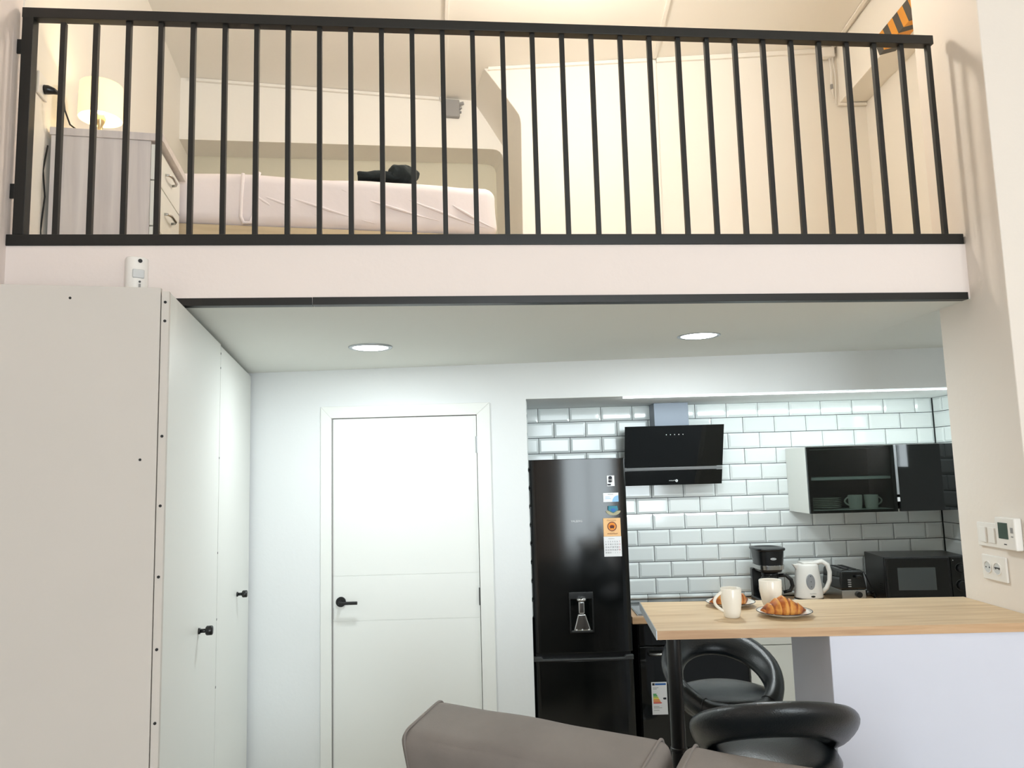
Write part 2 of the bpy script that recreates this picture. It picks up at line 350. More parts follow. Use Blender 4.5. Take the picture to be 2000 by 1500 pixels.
struct(MB().box(2.962, 2.968, 2.97, 3.14, 1.66, 2.2).build('added_window', 'clear_glass'), 'unseen narrow window added to be mirrored in the black cabinet door')  # unseen window, added so a bright patch mirrors in the black cabinet door
struct(MB().box(2.9, 3.1, -3.1, 2.49, 0, ZC).build('wall_living_right', 'paint_room'), 'right wall of the living room')
struct(MB().box(-2.8, 0.3, -3.2, -3.0, 0, ZC).box(2.5, 3.4, -3.2, -3.0, 0, ZC).box(0.3, 2.5, -3.2, -3.0, 0, 0.5).box(0.3, 2.5, -3.2, -3.0, 3.3, ZC).build('wall_front', 'paint_room'), 'living room wall with a large window')
wn = thing('window_1', 'large white framed window of the living room', None, (1.4, -3.1, 0.5)); wn['kind'] = 'structure'
f = MB()
for xx in (-1.07, 0.0, 1.07): f.box(xx - 0.03, xx + 0.03, -0.03, 0.03, 0, 2.8)
for zz in (0.03, 2.0, 2.77): f.box(-1.1, 1.1, -0.03, 0.03, zz - 0.03, zz + 0.03)
f.build('frame', 'white_plastic', wn)
for xx in (-0.535, 0.535): MB().box(xx - 0.505, xx + 0.505, -0.004, 0.004, 0.06, 2.74).build('pane', 'clear_glass', wn)
struct(MB().box(0.974, 1.69, 2.441, 2.785, 0, 1.172).build('wall_peninsula', 'paint_bar', bevel=0.003), 'white half-wall carrying the wooden bar top')

# white interior door
d = thing('door_1', 'white flush door with two fine grooves and black lever handle', None, (-0.59, 4.08, 0)); d['kind'] = 'structure'
lf = MB()
X0, X1 = -0.388, 0.389
lf.box(X0, X1, 0.005, 0.045, 0.006, 0.9475).box(X0, X1, 0.005, 0.045, 0.9515, 1.1805).box(X0, X1, 0.005, 0.045, 1.1845, 2.018).box(X0, X1, 0.0075, 0.044, 0.9, 1.2)
leaf = lf.build('leaf', 'door_paint', d)
cw = 0.066; ot = 2.086; it = 2.022; ox0, ox1 = -0.452, 0.465; ix0, ix1 = -0.394, 0.393
MB().xz([(ox0, 0), (ix0, 0), (ix0, it), (ox0, ot)], -0.012, 0.0).build('casing', 'door_paint', d, bevel=0.002)
MB().xz([(ix1, 0), (ox1, 0), (ox1, ot), (ix1, it)], -0.012, 0.0).build('casing', 'door_paint', d, bevel=0.002)
MB().xz([(ox0, ot), (ix0, it), (ix1, it), (ox1, ot)], -0.012, 0.0).build('casing', 'door_paint', d, bevel=0.002)
MB().box(-0.394, -0.3885, -0.001, 0.04, 0, 2.02).build('gap_shade', 'grey_plastic', d)  # grey strip colours in the soft shade between leaf and left casing
hd = MB().cyl((-0.346, 0.006, 1.05), (-0.346, -0.006, 1.05), 0.026, 28).build('handle_rose', 'black_matte', d, smooth=False, bevel=0.001)
MB().tube([(-0.346, -0.006, 1.05), (-0.346, -0.045, 1.05), (-0.340, -0.05, 1.05), (-0.25, -0.05, 1.05)], 0.0085, 12).build('handle_lever', 'black_matte', hd)
for z in (1.86, 1.06, 0.25): MB().cyl((0.391, -0.004, z - 0.045), (0.391, -0.004, z + 0.045), 0.006, 10).build('hinge', 'alu' if z > 1.5 else 'dark_grey', d)
MB().box(-0.392, -0.386, -0.003, 0.002, 0.96, 1.02).build('latch_plate', 'grey_plastic', d)

# ------------------------------------------------------------------ railing
rl = thing('railing', 'black steel railing of thin square balusters along the loft edge', 'railing', (-1.648, fy(-1.648), 2.495), FROT)
cf = math.cos(FROT)
def rx(X): return (X + 1.648) / cf
MB().box(rx(-1.655), rx(1.668), -0.006, 0.030, 0.0, 0.038).build('bottom_rail', 'black_steel', rl, bevel=0.002)
MB().prism([(rx(-1.632), -0.004, 0.800), (rx(-1.632), 0.032, 0.800), (rx(-1.632), 0.032, 0.836), (rx(-1.632), -0.004, 0.836)][::-1],
           [(rx(1.626), -0.004, 0.776), (rx(1.626), 0.032, 0.776), (rx(1.626), 0.032, 0.811), (rx(1.626), -0.004, 0.811)][::-1]).build('top_rail', 'black_steel', rl, bevel=0.002)
MB().box(rx(-1.630), rx(-1.594), -0.004, 0.032, 0.038, 0.801).build('post', 'black_steel', rl, bevel=0.002)
bal = MB().box(-0.0085, 0.0085, 0.005, 0.022, 0.038, 0.790).build('baluster', 'black_steel', rl, bevel=0.001)
bal.location.x = rx(-1.502)
for i in range(1, 30):
    o = bal.copy(); COL.objects.link(o); o.parent = rl; o.location.x = rx(-1.502 + 3.113 * i / 29); o.scale.z = 1 + (0.0 if i < 2 else 0.012 * (1 - i / 14.5))
for z in (0.705, 0.195):
    MB().box(rx(-1.668), rx(-1.63), 0.006, 0.012, z - 0.03, z + 0.02).box(rx(-1.668), rx(-1.655), -0.012, 0.012, z - 0.005, z + 0.035).build('bracket', 'black_steel', rl)
    disc('steel', 'bolt', rl, (rx(-1.660), -0.0135, z + 0.018), 0.004)

# ------------------------------------------------------------------ wardrobe on the left
wd = thing('wardrobe', 'tall white wardrobe with greige end panel and two plain doors', 'wardrobe', (-1.0, 2.166, 0), SK)
WL = 1.93
MB().box(-0.57, -0.024, 0.03, WL, 0.0, 2.255).build('carcass', 'grey_plastic', wd)
ep = MB().box(-0.575, -0.0235, 0.0, 0.018, 0.0, 2.279).build('end_panel', 'panel_greige', wd, bevel=0.001, label='greige end panel facing the room')
es = MB().box(-0.021, 0.0, 0.001, 0.02, 0.0, 2.269).build('edge_strip', 'panel_greige', wd, bevel=0.001)
for z in (2.236, 2.180, 1.843, 1.645, 1.447, 1.249, 1.052, 0.85): disc('black_matte', 'screw', es, (-0.0105, -0.0006, z), 0.0042, 0.002, 12)
for xx, z in ((-0.264, 2.243), (-0.067, 1.777)): disc('black_matte', 'screw', ep, (xx, -0.0006, z), 0.0038, 0.002, 12)
for (a, b, k, kz) in ((0.022, 0.926, 0.552, 1.190), (0.938, 1.925, 1.487, 1.174)):
    dr = MB().box(-0.020, 0.0, a, b, 0.06, 2.268 if a < 0.5 else 2.262).build('door', 'panel_white', wd, bevel=0.0015)
    kn = MB().tube([(0.0, k, kz), (0.006, k, kz), (0.008, k, kz)], [0.011, 0.011, 0.007], 14).tube([(0.006, k, kz), (0.03, k, kz)], 0.007, 12)
    kn.tube([(0.024, k, kz), (0.028, k, kz), (0.045, k, kz), (0.048, k, kz)], [0.012, 0.0165, 0.0165, 0.013], 18)
    kn.build('knob', 'black_plastic', dr, smooth=True, label='round black knob')
for z in (2.23, 2.17, 1.80, 1.42, 1.16, 0.9): MB().box(-0.004, 0.0005, 0.931, 0.937, z - 0.004, z + 0.004).build('joint_pin', 'dark_grey', wd)

# ------------------------------------------------------------------ lights the place has
def downlight(x, y, z, lab):
    t = thing('downlight', lab, 'ceiling light', (x, y, z), 0, 'recessed downlights under the loft')
    MB().lathe([(0.080, 0.004), (0.098, 0.004), (0.0995, 0.0), (0.097, -0.004), (0.086, -0.006), (0.080, -0.003)], 48, cap=False).build('rim', 'alu', t, smooth=True)
    MB().lathe([(0.0, -0.0045), (0.075, -0.0045), (0.082, -0.002), (0.082, 0.003), (0.0, 0.003)], 48, cap=False).build('diffuser', 'lamp_diffuser', t, smooth=True)
    o = area('downlight_beam', (0, 0, -0.012), (0, 0, -1), 0.15, 0.15, 10, (0.90, 0.98, 1.0), 'DISK'); o.parent = t
downlight(-0.637, 3.37, 2.2885, 'round recessed downlight in front of the white door')
downlight(0.851, 3.363, 2.300, 'round recessed downlight in front of the cooker hood')
ls = thing('led_strip', 'cold white strip light along the kitchen recess top edge', 'strip light', (0.60, 4.085, 2.099))
MB().box(0, 2.05, 0.002, 0.018, -0.006, 0.001).build('profile', 'alu', ls)
MB().box(0.004, 2.046, -0.002, 0.016, -0.010, -0.005).build('diffuser', 'led', ls)
o = area('strip_glow', (1.02, 0.03, -0.016), (0, 0.55, -1), 2.04, 0.012, 7.5, (0.88, 0.99, 1.0)); o.parent = ls
# loft ceiling lamp, above the picture
cl = thing('ceiling_lamp', 'round opal globe lamp hanging from the loft ceiling', 'ceiling light', (0.35, 3.30, ZC))
MB().lathe([(0.0, 0.0), (0.05, 0.0), (0.05, -0.02), (0.006, -0.024), (0.006, -0.24), (0.0, -0.24)], 28, cap=False).build('stem', 'white_plastic', cl)
MB().lathe([(max(0.0, 0.09 * math.sin(PI * k / 16)), -0.325 + 0.09 * math.cos(PI * k / 16)) for k in range(17)], 28, cap=False).build('globe', 'globe', cl, smooth=True)

# ------------------------------------------------------------------ loft: nightstand, lamp, bed
def at(a, b, z): x, y = lp(a, b); return (x, y, z)
ns = thing('nightstand', 'pale grey wood chest of drawers with a lamp on top behind the railing', 'chest of drawers', at(0.018, 0.273, ZM), SK)
MB().box(0.0, 0.345, 0.006, 0.414, 0.0, 0.536).build('body', 'ash_laminate', ns, bevel=0.001)
MB().box(-0.004, 0.388, 0.0, 0.42, 0.5365, 0.566).build('top_board', 'ash_laminate', ns, bevel=0.002)
for z0, z1 in ((0.385, 0.524), (0.205, 0.380), (0.025, 0.200)):
    dw = MB().box(0.346, 0.366, 0.006, 0.414, z0, z1).build('drawer', 'lacquer', ns, bevel=0.0015)
    zc = (z0 + z1) / 2 + 0.005
    MB().tube([(0.366, 0.15, zc), (0.380, 0.155, zc), (0.388, 0.175, zc), (0.388, 0.245, zc), (0.380, 0.265, zc), (0.366, 0.27, zc)], 0.0055, 8).build('handle', 'steel', dw, smooth=True)
tl = thing('table_lamp', 'small table lamp with a lit cream drum shade', 'lamp', (-1.590, 2.82, ZM + 0.566))
MB().lathe([(0.0, 0.0), (0.045, 0.0), (0.045, 0.008), (0.02, 0.018), (0.009, 0.03), (0.009, 0.07), (0.016, 0.085), (0.020, 0.10), (0.014, 0.115), (0.0, 0.118)], 28, cap=False).build('base', 'brass_pale', tl, smooth=True)
MB().lathe([(0.079, 0.098), (0.0765, 0.235), (0.0745, 0.235), (0.077, 0.098)], 48, cap=False).build('shade', 'lamp_shade', tl, smooth=True)
MB().lathe([(0.0, 0.118), (0.012, 0.122), (0.024, 0.148), (0.024, 0.165), (0.012, 0.185), (0.0, 0.19)], 20, cap=False).build('bulb', 'bulb', tl, smooth=True)
pl = bpy.data.lights.new('bulb_light', 'POINT'); pl.energy = 3.2; pl.color = (1.0, 0.80, 0.50); pl.shadow_soft_size = 0.03
o = bpy.data.objects.new('bulb_light', pl); COL.objects.link(o); o.parent = tl; o.location = (0, 0, 0.17)
bd = thing('bed', 'bed with rumpled pale sheet on a wooden base in the loft', 'bed', at(0.02, 0.725, ZM), SK)
BL, BW = 1.775, 1.35
MB().rbox(BL, BW, 0.245, 0.05, (BL / 2, BW / 2, 0.4875), 40, (0.006, 0.006, 0.008), 0.010, 5.0).build('mattress', 'sheet', bd, smooth=True, label='mattress in a pale rumpled sheet')
bm_ = MB()
for k, (xa, xb) in enumerate(((0.60, 0.95), (0.70, 1.2), (1.05, 1.5), (1.3, 1.72), (0.62, 0.8), (1.5, 1.76))):   # creases pulled towards the corners
    n = 10; pts = [(xa + (xb - xa) * i / n, -0.004 + 0.004 * math.sin(i), 0.55 - (0.13 if k % 2 == 0 else 0.155) * (i / n) ** 0.8) for i in range(n + 1)]
    bm_.tube(pts, [0.001 + 0.0055 * math.sin(PI * i / n) for i in range(n + 1)], 8)
bm_.build('sheet_creases', 'sheet', bd, smooth=True)
MB().tube([(0.62, -0.006, 0.60), (0.615, -0.012, 0.5), (0.612, -0.010, 0.40), (0.625, -0.009, 0.372), (0.655, -0.008, 0.375), (0.668, -0.010, 0.42), (0.672, -0.010, 0.56), (0.69, -0.004, 0.61)], 0.008, 8).build('sheet_fold', 'sheet', bd, smooth=True)
MB().box(0.005, BL - 0.02, 0.01, BW - 0.01, 0.30, 0.366).build('base', 'bed_wood', bd, bevel=0.004)
MB().box(0.02, 0.62, 0.02, BW - 0.02, 0.24, 0.299).build('under_frame', 'black_matte', bd)
for xx in (0.06, BL - 0.1):
    for yy in (0.06, BW - 0.1): MB().box(xx, xx + 0.05, yy, yy + 0.05, 0.0, 0.30).build('leg', 'bed_wood', bd)
gm = thing('folded_garment', 'crumpled dark garment lying on the bed', 'clothing', (-0.56, 3.480, 3.104), SK)
MB().rbox(0.13, 0.16, 0.066, 0.03, (0.065, 0, 0.033), 14, (0, 0, 0.008), 0.016, 22.0, 2).build('bundle', 'dark_denim', gm, smooth=True)
MB().rbox(0.20, 0.14, 0.03, 0.012, (-0.05, 0, 0.016), 12, (0, 0, 0.006), 0.012, 18.0, 5).build('sleeve', 'dark_denim', gm, smooth=True)
# wall socket with plug and cord
so = thing('wall_socket', 'white wall socket with a black plug above the chest of drawers', 'socket', at(0.0035, 0.205, 3.156), SK)
MB().box(0, 0.009, -0.04, 0.04, -0.042, 0.042).build('plate', 'white_plastic', so, bevel=0.003)
cdn = thing('extension_cord', 'black plug and lamp cord hanging down behind the chest of drawers', 'cord', at(0.0125, 0.215, 3.150), SK)
MB().tube([(0.0, 0, 0), (0.012, 0, 0), (0.03, 0.004, -0.002), (0.044, 0.01, -0.006)], [0.017, 0.017, 0.012, 0.006], 12).build('plug', 'black_plastic', cdn, smooth=True)
MB().tube([(0.044, 0.01, -0.006), (0.058, 0.02, -0.02), (0.06, 0.028, -0.06), (0.072, 0.05, -0.105), (0.085, 0.09, -0.1085), (0.078, 0.13, -0.1085)], 0.0032, 8).build('cord', 'black_plastic', cdn, smooth=True)
dc = MB().tube([(-0.0, 0.0, 0.0), (-0.008, -0.01, -0.10), (0.002, -0.012, -0.2), (-0.008, -0.01, -0.33), (0.004, -0.012, -0.47)], 0.0032, 8).build('hanging_cord', 'black_plastic', None, smooth=True, loc=at(0.011, 0.27, 2.96), rz=SK)
tag(dc, 'thin black cord running down the side of the chest of drawers', 'cord')
# cable trunking, boxes, tape
def trunk(a, b, lab, w=0.022, h=0.012, up=(0, 0, 1)):
    a = Vector(a); t = MB().bar((0, 0, 0), Vector(b) - a, w, h, up).build('cable_trunking', 'paint_mezz', None, bevel=0.001, loc=tuple(a))
    tag(t, lab, 'cable trunking', 'cable trunking in the loft')
trunk((-0.225, 3.2, ZC - 0.006), lb(1.785, 2.44, ZC - 0.006), 'ceiling cable trunking running to the grey junction box')
trunk(lb(0.06, 2.438, ZC - 0.012), lb(1.745, 2.438, ZC - 0.012), 'cable trunking along ceiling edge behind the bed', 0.02, 0.02)
trunk((-0.10, wy(-0.10) - 0.009, ZC - 0.012), (0.985, wy(0.985) - 0.009, ZC - 0.012), 'cable trunking on the rear wall top, left of the vertical run', 0.018, 0.022)
trunk((1.015, wy(1.015) - 0.009, ZC - 0.016), (2.13, wy(2.13) - 0.009, ZC - 0.016), 'cable trunking on the rear wall top, right of the vertical run', 0.018, 0.03)
trunk((1.0, wy(1.0) - 0.007, ZC - 0.02), (0.982, wy(1.0) - 0.007, ZM), 'vertical cable trunking down the rear loft wall', 0.022, 0.012, (0, 1, 0))
trunk((0.93, 3.3, ZC - 0.006), (1.0, 4.70, ZC - 0.006), 'ceiling cable trunking meeting the vertical run')
trunk((2.09, 3.3, ZC - 0.008), (2.150, 4.63, ZC - 0.008), 'ceiling cable trunking beside the dropped beam')
trunk((2.172, 4.648, 4.36), (2.166, 4.648, 4.012), 'short vertical trunking at the beam end', 0.02, 0.014, (0, 1, 0))
trunk((2.158, 4.645, 4.010), (2.343, 4.640, 4.005), 'short trunking under the beam end', 0.016, 0.018)
tr = trunk
jb = thing('junction_box', 'grey electrical junction box under the loft ceiling above the bed', 'junction box', lb(1.835, 2.449, 4.325), SK)
MB().box(-0.055, 0.055, -0.04, 0.0, -0.075, 0.055).build('box', 'grey_plastic', jb, bevel=0.008, seg=3)
MB().cyl((0.055, -0.02, 0.03), (0.085, -0.02, 0.04), 0.012, 12).cyl((0.055, -0.02, 0.0), (0.07, -0.02, 0.005), 0.01, 12).cyl((0.055, -0.02, -0.03), (0.068, -0.02, -0.03), 0.009, 12).build('cable_gland', 'grey_plastic', jb)
MB().tube([(-0.055, -0.02, 0.03), (-0.075, -0.02, 0.05), (-0.085, -0.015, 0.085)], 0.007, 8).build('cable', 'white_plastic', jb)
cb = thing('cable_box', 'small white cable box in the corner beside the dropped beam', 'junction box', (2.120, 4.655, 4.34))
MB().box(-0.05, 0.03, -0.05, 0.0, -0.02, 0.045).build('box', 'white_plastic', cb, bevel=0.006)
MB().tube([(0.0, -0.025, -0.02), (0.01, -0.02, -0.10), (0.004, -0.02, -0.18), (0.012, -0.02, -0.29)], 0.006, 8).tube([(0.02, -0.03, -0.02), (0.026, -0.03, -0.15), (0.024, -0.02, -0.33)], 0.004, 8).build('cable', 'white_plastic', cb, smooth=True)
MB().cyl((0.003, -0.022, -0.20), (0.004, -0.022, -0.23), 0.009, 10).build('connector', 'grey_plastic', cb)
# hazard tape folded over the lower beam edge
hz = thing('hazard_tape', 'orange and grey chevron warning tape along the beam edge', 'tape', (2.1535, 4.075, 4.0185))
def bx(y): return (4.075 - y) * -0.0129      # the beam edge drifts slightly towards the room
n = 18; st = 0.055
for i in range(n):
    y0 = -i * st; y1 = y0 - st
    for side in (0, 1):
        q = []
        for (yy, s_) in ((y0, 0), (y1, 0), (y1, 1), (y0, 1)):
            y = yy + (0.05 if side == 0 else -0.04) * s_
            x = bx(4.075 + y)
            if side == 0: q.append((x + 0.0015 - 0.001 + 0.002, y, 0.12 * s_))
            else: q.append((x + 0.002 + 0.072 * s_, y, 0.0))
        nrm = Vector((-0.001, 0, 0)) if side == 0 else Vector((0, 0, -0.001))
        MB().prism(q, [tuple(Vector(p) + nrm) for p in q]).build('stripe', 'tape_grey' if i % 2 == 0 else 'orange', hz)
# movement sensor on the fascia
px = -1.236
ms = thing('motion_sensor', 'white movement sensor on the fascia above the wardrobe', 'sensor', (px, fy(px), 2.33), FROT + 0.5)
sp = [(0.034 * math.cos(PI + PI * j / 12), -0.02 + 0.024 * math.sin(PI + PI * j / 12)) for j in range(13)]
MB().plan(sp + [(0.034, 0.012), (-0.034, 0.012)], 0.0, 0.118).build('body', 'white_plastic', ms, bevel=0.005)
MB().box(-0.016, 0.020, -0.0465, -0.03, 0.045, 0.075).build('lens', 'pale_grey', ms, bevel=0.004)
disc('black_plastic', 'camera_eye', ms, (0.006, -0.0455, 0.103), 0.0065, 0.004)
disc('dark_grey', 'indicator', ms, (0.006, -0.046, 0.033), 0.0035, 0.004)
MB().box(0.003, 0.009, -0.0465, -0.043, 0.010, 0.026).build('slot', 'grey_plastic', ms)

# ------------------------------------------------------------------ switches on the pier (facing left)
sw = thing('light_switch', 'white double rocker switch beside the thermostat', 'switch', (1.675, 2.703, 1.445), -PI / 2)
MB().box(-0.066, 0.066, -0.009, 0.0, -0.042, 0.042).build('plate', 'white_plastic', sw, bevel=0.003)
for xx in (-0.032, 0.018): MB().prism([(xx - 0.022, -0.009, -0.026), (xx + 0.022, -0.009, -0.026), (xx + 0.022, -0.009, 0.026), (xx - 0.022, -0.009, 0.026)], [(xx - 0.022, -0.0095, -0.026), (xx + 0.022, -0.015, -0.026), (xx + 0.022, -0.015, 0.026), (xx - 0.022, -0.0095, 0.026)]).build('rocker', 'white_plastic', sw)
th = thing('thermostat', 'white wall thermostat with dark display above the sockets', 'thermostat', (1.675, 2.586, 1.459), -PI / 2)
MB().box(-0.052, 0.052, -0.026, 0.0, -0.054, 0.054).build('body', 'white_plastic', th, bevel=0.005, seg=3)
MB().box(-0.034, 0.016, -0.0275, -0.02, -0.018, 0.036).build('display', 'screen_green', th, bevel=0.001)
MB().box(0.030, 0.042, -0.0272, -0.02, 0.004, 0.022).build('button', 'grey_plastic', th)
MB().box(0.031, 0.041, -0.0272, -0.02, -0.010, -0.006).build('button', 'grey_plastic', th)
scribble('print', 'ink_dark', th, -0.009, 0.005, -0.0265, -0.036, 0.004, 5, 0.0007)
sk = thing('double_socket', 'white double power socket under the switch plate', 'socket', (1.675, 2.692, 1.331), -PI / 2)
MB().box(-0.066, 0.066, -0.009, 0.0, -0.043, 0.043).build('plate', 'white_plastic', sk, bevel=0.003)
for xx in (-0.033, 0.020):
    MB().lathe([(0.021, 0.0), (0.0215, 0.012), (0.0195, 0.012), (0.0185, 0.001), (0.0, 0.001)], 28, cap=False).build('socket_well', 'white_plastic', sk, smooth=False)
    w = sk.children[-1]; w.rotation_euler.x = PI / 2; w.location = (xx, -0.0, 0.0)
    disc('pale_grey', 'socket_shade', sk, (xx, -0.0098, 0), 0.0185, 0.0008, 28)  # grey disc colours in the shade inside the socket well
    for dx in (-0.0095, 0.0095): disc('dark_grey', 'pin_hole', sk, (xx + dx, -0.0105, 0), 0.0028, 0.0008, 10)
MB().box(0.006, 0.034, -0.0112, -0.0098, 0.001, 0.005).build('earth_clip', 'dark_grey', sk)

# ------------------------------------------------------------------ kitchen
CT = 0.900
wt = thing('worktop', 'oak worktop along the tiled kitchen wall', 'worktop', (0.622, 4.235, CT - 0.038))
MB().box(0, 2.035, 0.0, 0.518, 0, 0.038).build('slab', 'oak_edge', wt, bevel=0.002)
hb = thing('hob', 'dark glass cooktop set in the worktop beside the fridge', 'cooktop', (0.655, 4.265, CT))
MB().box(0, 0.58, 0, 0.47, 0.0, 0.006).build('frame', 'alu', hb); MB().box(0.006, 0.574, 0.006, 0.464, 0.0055, 0.0075).build('glass', 'black_gloss', hb)
ov = thing('oven', 'black built-in oven with glass door and energy sticker', 'oven', (0.652, 4.25, 0.0))
MB().box(0, 0.60, 0.02, 0.50, 0.08, 0.86).build('body', 'black_matte', ov)
MB().box(0.003, 0.597, 0.0, 0.02, 0.745, 0.856).build('control_panel', 'black_gloss', ov, bevel=0.002)
od = MB().box(0.003, 0.597, -0.004, 0.02, 0.21, 0.738).build('door', 'black_gloss', ov, bevel=0.003)
MB().tube([(0.05, -0.004, 0.705), (0.05, -0.04, 0.705), (0.55, -0.04, 0.705), (0.55, -0.004, 0.705)], 0.009, 10).build('handle', 'steel', od, smooth=True)
MB().box(0.003, 0.597, 0.0, 0.02, 0.09, 0.205).build('lower_panel', 'black_matte', ov, bevel=0.002)
for k, xx in enumerate((0.12, 0.20, 0.40, 0.48)): MB().cyl((xx, 0.0, 0.79), (xx, -0.022, 0.79), 0.018, 18).build('dial', 'black_plastic', ov)
el = MB().box(0.058, 0.142, -0.0052, -0.0042, 0.383, 0.552).build('energy_sticker', 'paper', od, label='white energy sticker with coloured arrows')
ey = -0.0056
MB().box(0.063, 0.076, ey, ey + 0.0006, 0.535, 0.547).build('sticker_flag', 'ink_dark', el)
MB().box(0.078, 0.137, ey, ey + 0.0006, 0.536, 0.546).build('sticker_header', 'ink_blue', el)
for k, (cn, L) in enumerate((('e_green', 0.020), ('e_green', 0.024), ('e_lime', 0.028), ('e_yellow', 0.032), ('e_orange', 0.036), ('e_orange', 0.040), ('e_red', 0.046))):
    z = 0.489 - k * 0.0075
    MB().xz([(0.066, z - 0.003), (0.066 + L - 0.004, z - 0.003), (0.066 + L, z), (0.066 + L - 0.004, z + 0.003), (0.066, z + 0.003)], ey, ey + 0.0006).build('sticker_arrow', cn, el)
MB().xz([(0.118, 0.466), (0.122, 0.461), (0.136, 0.461), (0.136, 0.471), (0.122, 0.471)], ey, ey + 0.0006).build('sticker_rating', 'ink_dark', el)
for z, w in ((0.523, 0.03), (0.516, 0.02), (0.425, 0.03), (0.418, 0.045), (0.405, 0.03)): MB().box(0.066, 0.066 + w, ey, ey + 0.0006, z - 0.0012, z + 0.0012).build('sticker_line', 'grey_plastic', el)
def base_cab(x0, x1, lab):
    t = thing('base_cabinet', lab, 'cabinet', (x0, 4.255, 0.0), 0, 'white base cabinets under the worktop')
    w = x1 - x0
    MB().box(0, w, 0.02, 0.50, 0.10, 0.86).build('body', 'lacquer', t); MB().box(0, w, 0.06, 0.08, 0.0, 0.10).build('plinth', 'lacquer', t)
    MB().box(0.002, w - 0.002, 0, 0.018, 0.730, 0.856).build('drawer', 'lacquer', t, bevel=0.0015)
    MB().box(0.002, w - 0.002, 0, 0.018, 0.105, 0.726).build('door', 'lacquer', t, bevel=0.0015)
base_cab(1.256, 1.755, 'white base cabinet next to the oven, behind the round-backed stool'); base_cab(1.758, 2.24, 'middle white base cabinet behind the bar'); base_cab(2.243, 2.65, 'rightmost white base cabinet behind the bar')

fr = thing('refrigerator', 'tall black fridge freezer with water dispenser and magnets', 'fridge', (0.338, 4.105, 0.0))
hw = 0.262
MB().box(-hw + 0.004, hw - 0.004, 0.06, 0.63, 0.03, 1.755).build('cabinet', 'fridge_black', fr, bevel=0.004)
def curved(z0, z1, bul, y0=0.0, t=0.055, x0=-hw, x1=hw):
    p = []
    for j in range(25):
        u = -1 + 2 * j / 24; e = max(0, abs(u) - 0.94) / 0.06
        p.append((u * hw, y0 - bul * (1 - u * u) + 0.010 * e * e))
    return MB().plan(p + [(hw, t), (-hw, t)], z0, z1)
ud = curved(0.752, 1.768, 0.012).build('upper_door', 'fridge_black', fr, bevel=0.003)
ld = curved(0.06, 0.712, 0.012).build('lower_door', 'fridge_black', fr, bevel=0.003)
MB().box(-hw + 0.01, hw - 0.01, 0.02, 0.06, 0.712, 0.752).build('handle_recess', 'black_plastic', fr)
MB().xz([(-hw, 0.713), (hw, 0.713), (hw, 0.735), (hw - 0.04, 0.735), (hw - 0.05, 0.7225), (-hw + 0.05, 0.7225), (-hw + 0.04, 0.735), (-hw, 0.735)], -0.012, 0.02).build('handle_edge', 'dark_grey', fr, bevel=0.002)
MB().box(-hw + 0.006, hw - 0.006, 0.04, 0.6, 0.0, 0.03).build('foot', 'black_matte', fr)
text('logo', 'VALBERG', 0.0145, 'pale_grey', ud, (-0.012, -0.0135, 1.435))
# water dispenser
dp = MB()
dp.box(-0.068, 0.060, -0.019, -0.008, 1.030, 1.064).box(-0.068, -0.060, -0.019, -0.008, 0.858, 1.03).box(0.052, 0.060, -0.019, -0.008, 0.858, 1.03).box(-0.068, 0.060, -0.019, -0.008, 0.856, 0.866)
dpo = dp.build('dispenser', 'black_plastic', ud, bevel=0.002)
MB().box(-0.060, 0.052, -0.0135, -0.0125, 0.866, 1.03).build('dispenser_recess', 'black_gloss', dpo)
MB().lathe([(0.026, 0.0), (0.028, 0.005), (0.028, 0.012), (0.020, 0.016)], 20, (-0.004, -0.026, 1.022)).build('nozzle', 'chrome', dpo, smooth=True)
MB().box(-0.020, 0.012, -0.030, -0.016, 0.955, 1.018).build('nozzle_window', 'chrome', dpo, bevel=0.006)
MB().xz([(-0.048, 0.868), (0.042, 0.868), (0.016, 0.953), (-0.024, 0.953)], -0.030, -0.016).build('paddle', 'chrome', dpo, bevel=0.006, label='chrome tapered paddle')
for xx in (-0.034, -0.004, 0.03): disc('pale_grey', 'paddle_spot', dpo, (xx, -0.031, 0.874), 0.004, 0.001)
MB().box(-0.055, 0.048, -0.026, -0.014, 0.862, 0.868).build('drip_tray', 'dark_grey', dpo)
# magnets: things that hang on the fridge door
FY = 4.105 - 0.0105
def magnet(name, lab, cat, x, z, y=None): return thing(name, lab, cat, (x, FY if y is None else y, z))
mg = magnet('photo_magnet', 'small square black and white photo magnet, topmost on the fridge', 'magnet', 0.517, 1.645)
MB().box(-0.020, 0.020, -0.003, 0.001, -0.028, 0.028).build('card', 'paper', mg)
MB().rbox(0.022, 0.001, 0.026, 0.0004, (-0.002, -0.0034, 0.006), 4).build('print', 'grey_plastic', mg); disc('ink_dark', 'print', mg, (-0.002, -0.0045, 0.017), 0.009, 0.001, 16, 1.1); disc('ink_dark', 'print', mg, (-0.004, -0.0045, -0.003), 0.006, 0.001, 12, 1.6)
MB().box(-0.018, 0.0, -0.0036, -0.003, -0.024, -0.016).build('print', 'ink_dark', mg)
mg = magnet('card_magnet', 'white card magnet with a blue corner on the fridge', 'magnet', 0.514, 1.557)
MB().box(-0.041, 0.041, -0.003, 0.001, -0.024, 0.024).build('card', 'paper', mg)
pts = [(0.041, -0.024), (0.041, 0.010)] + [(0.041 - 0.034 * math.sin(a), -0.024 + 0.034 * math.cos(a)) for a in [PI / 2 * k / 6 for k in range(1, 7)]]
MB().xz(pts, -0.0036, -0.003).build('print', 'sky_blue', mg)
for z, w in ((0.016, 0.030), (0.002, 0.024), (-0.006, 0.03)): MB().box(-0.03 if z < 0.01 else -0.016, (-0.03 if z < 0.01 else -0.016) + w, -0.0035, -0.003, z - 0.0012, z + 0.0012).build('print', 'sky_blue' if z < 0.01 else 'grey_plastic', mg)
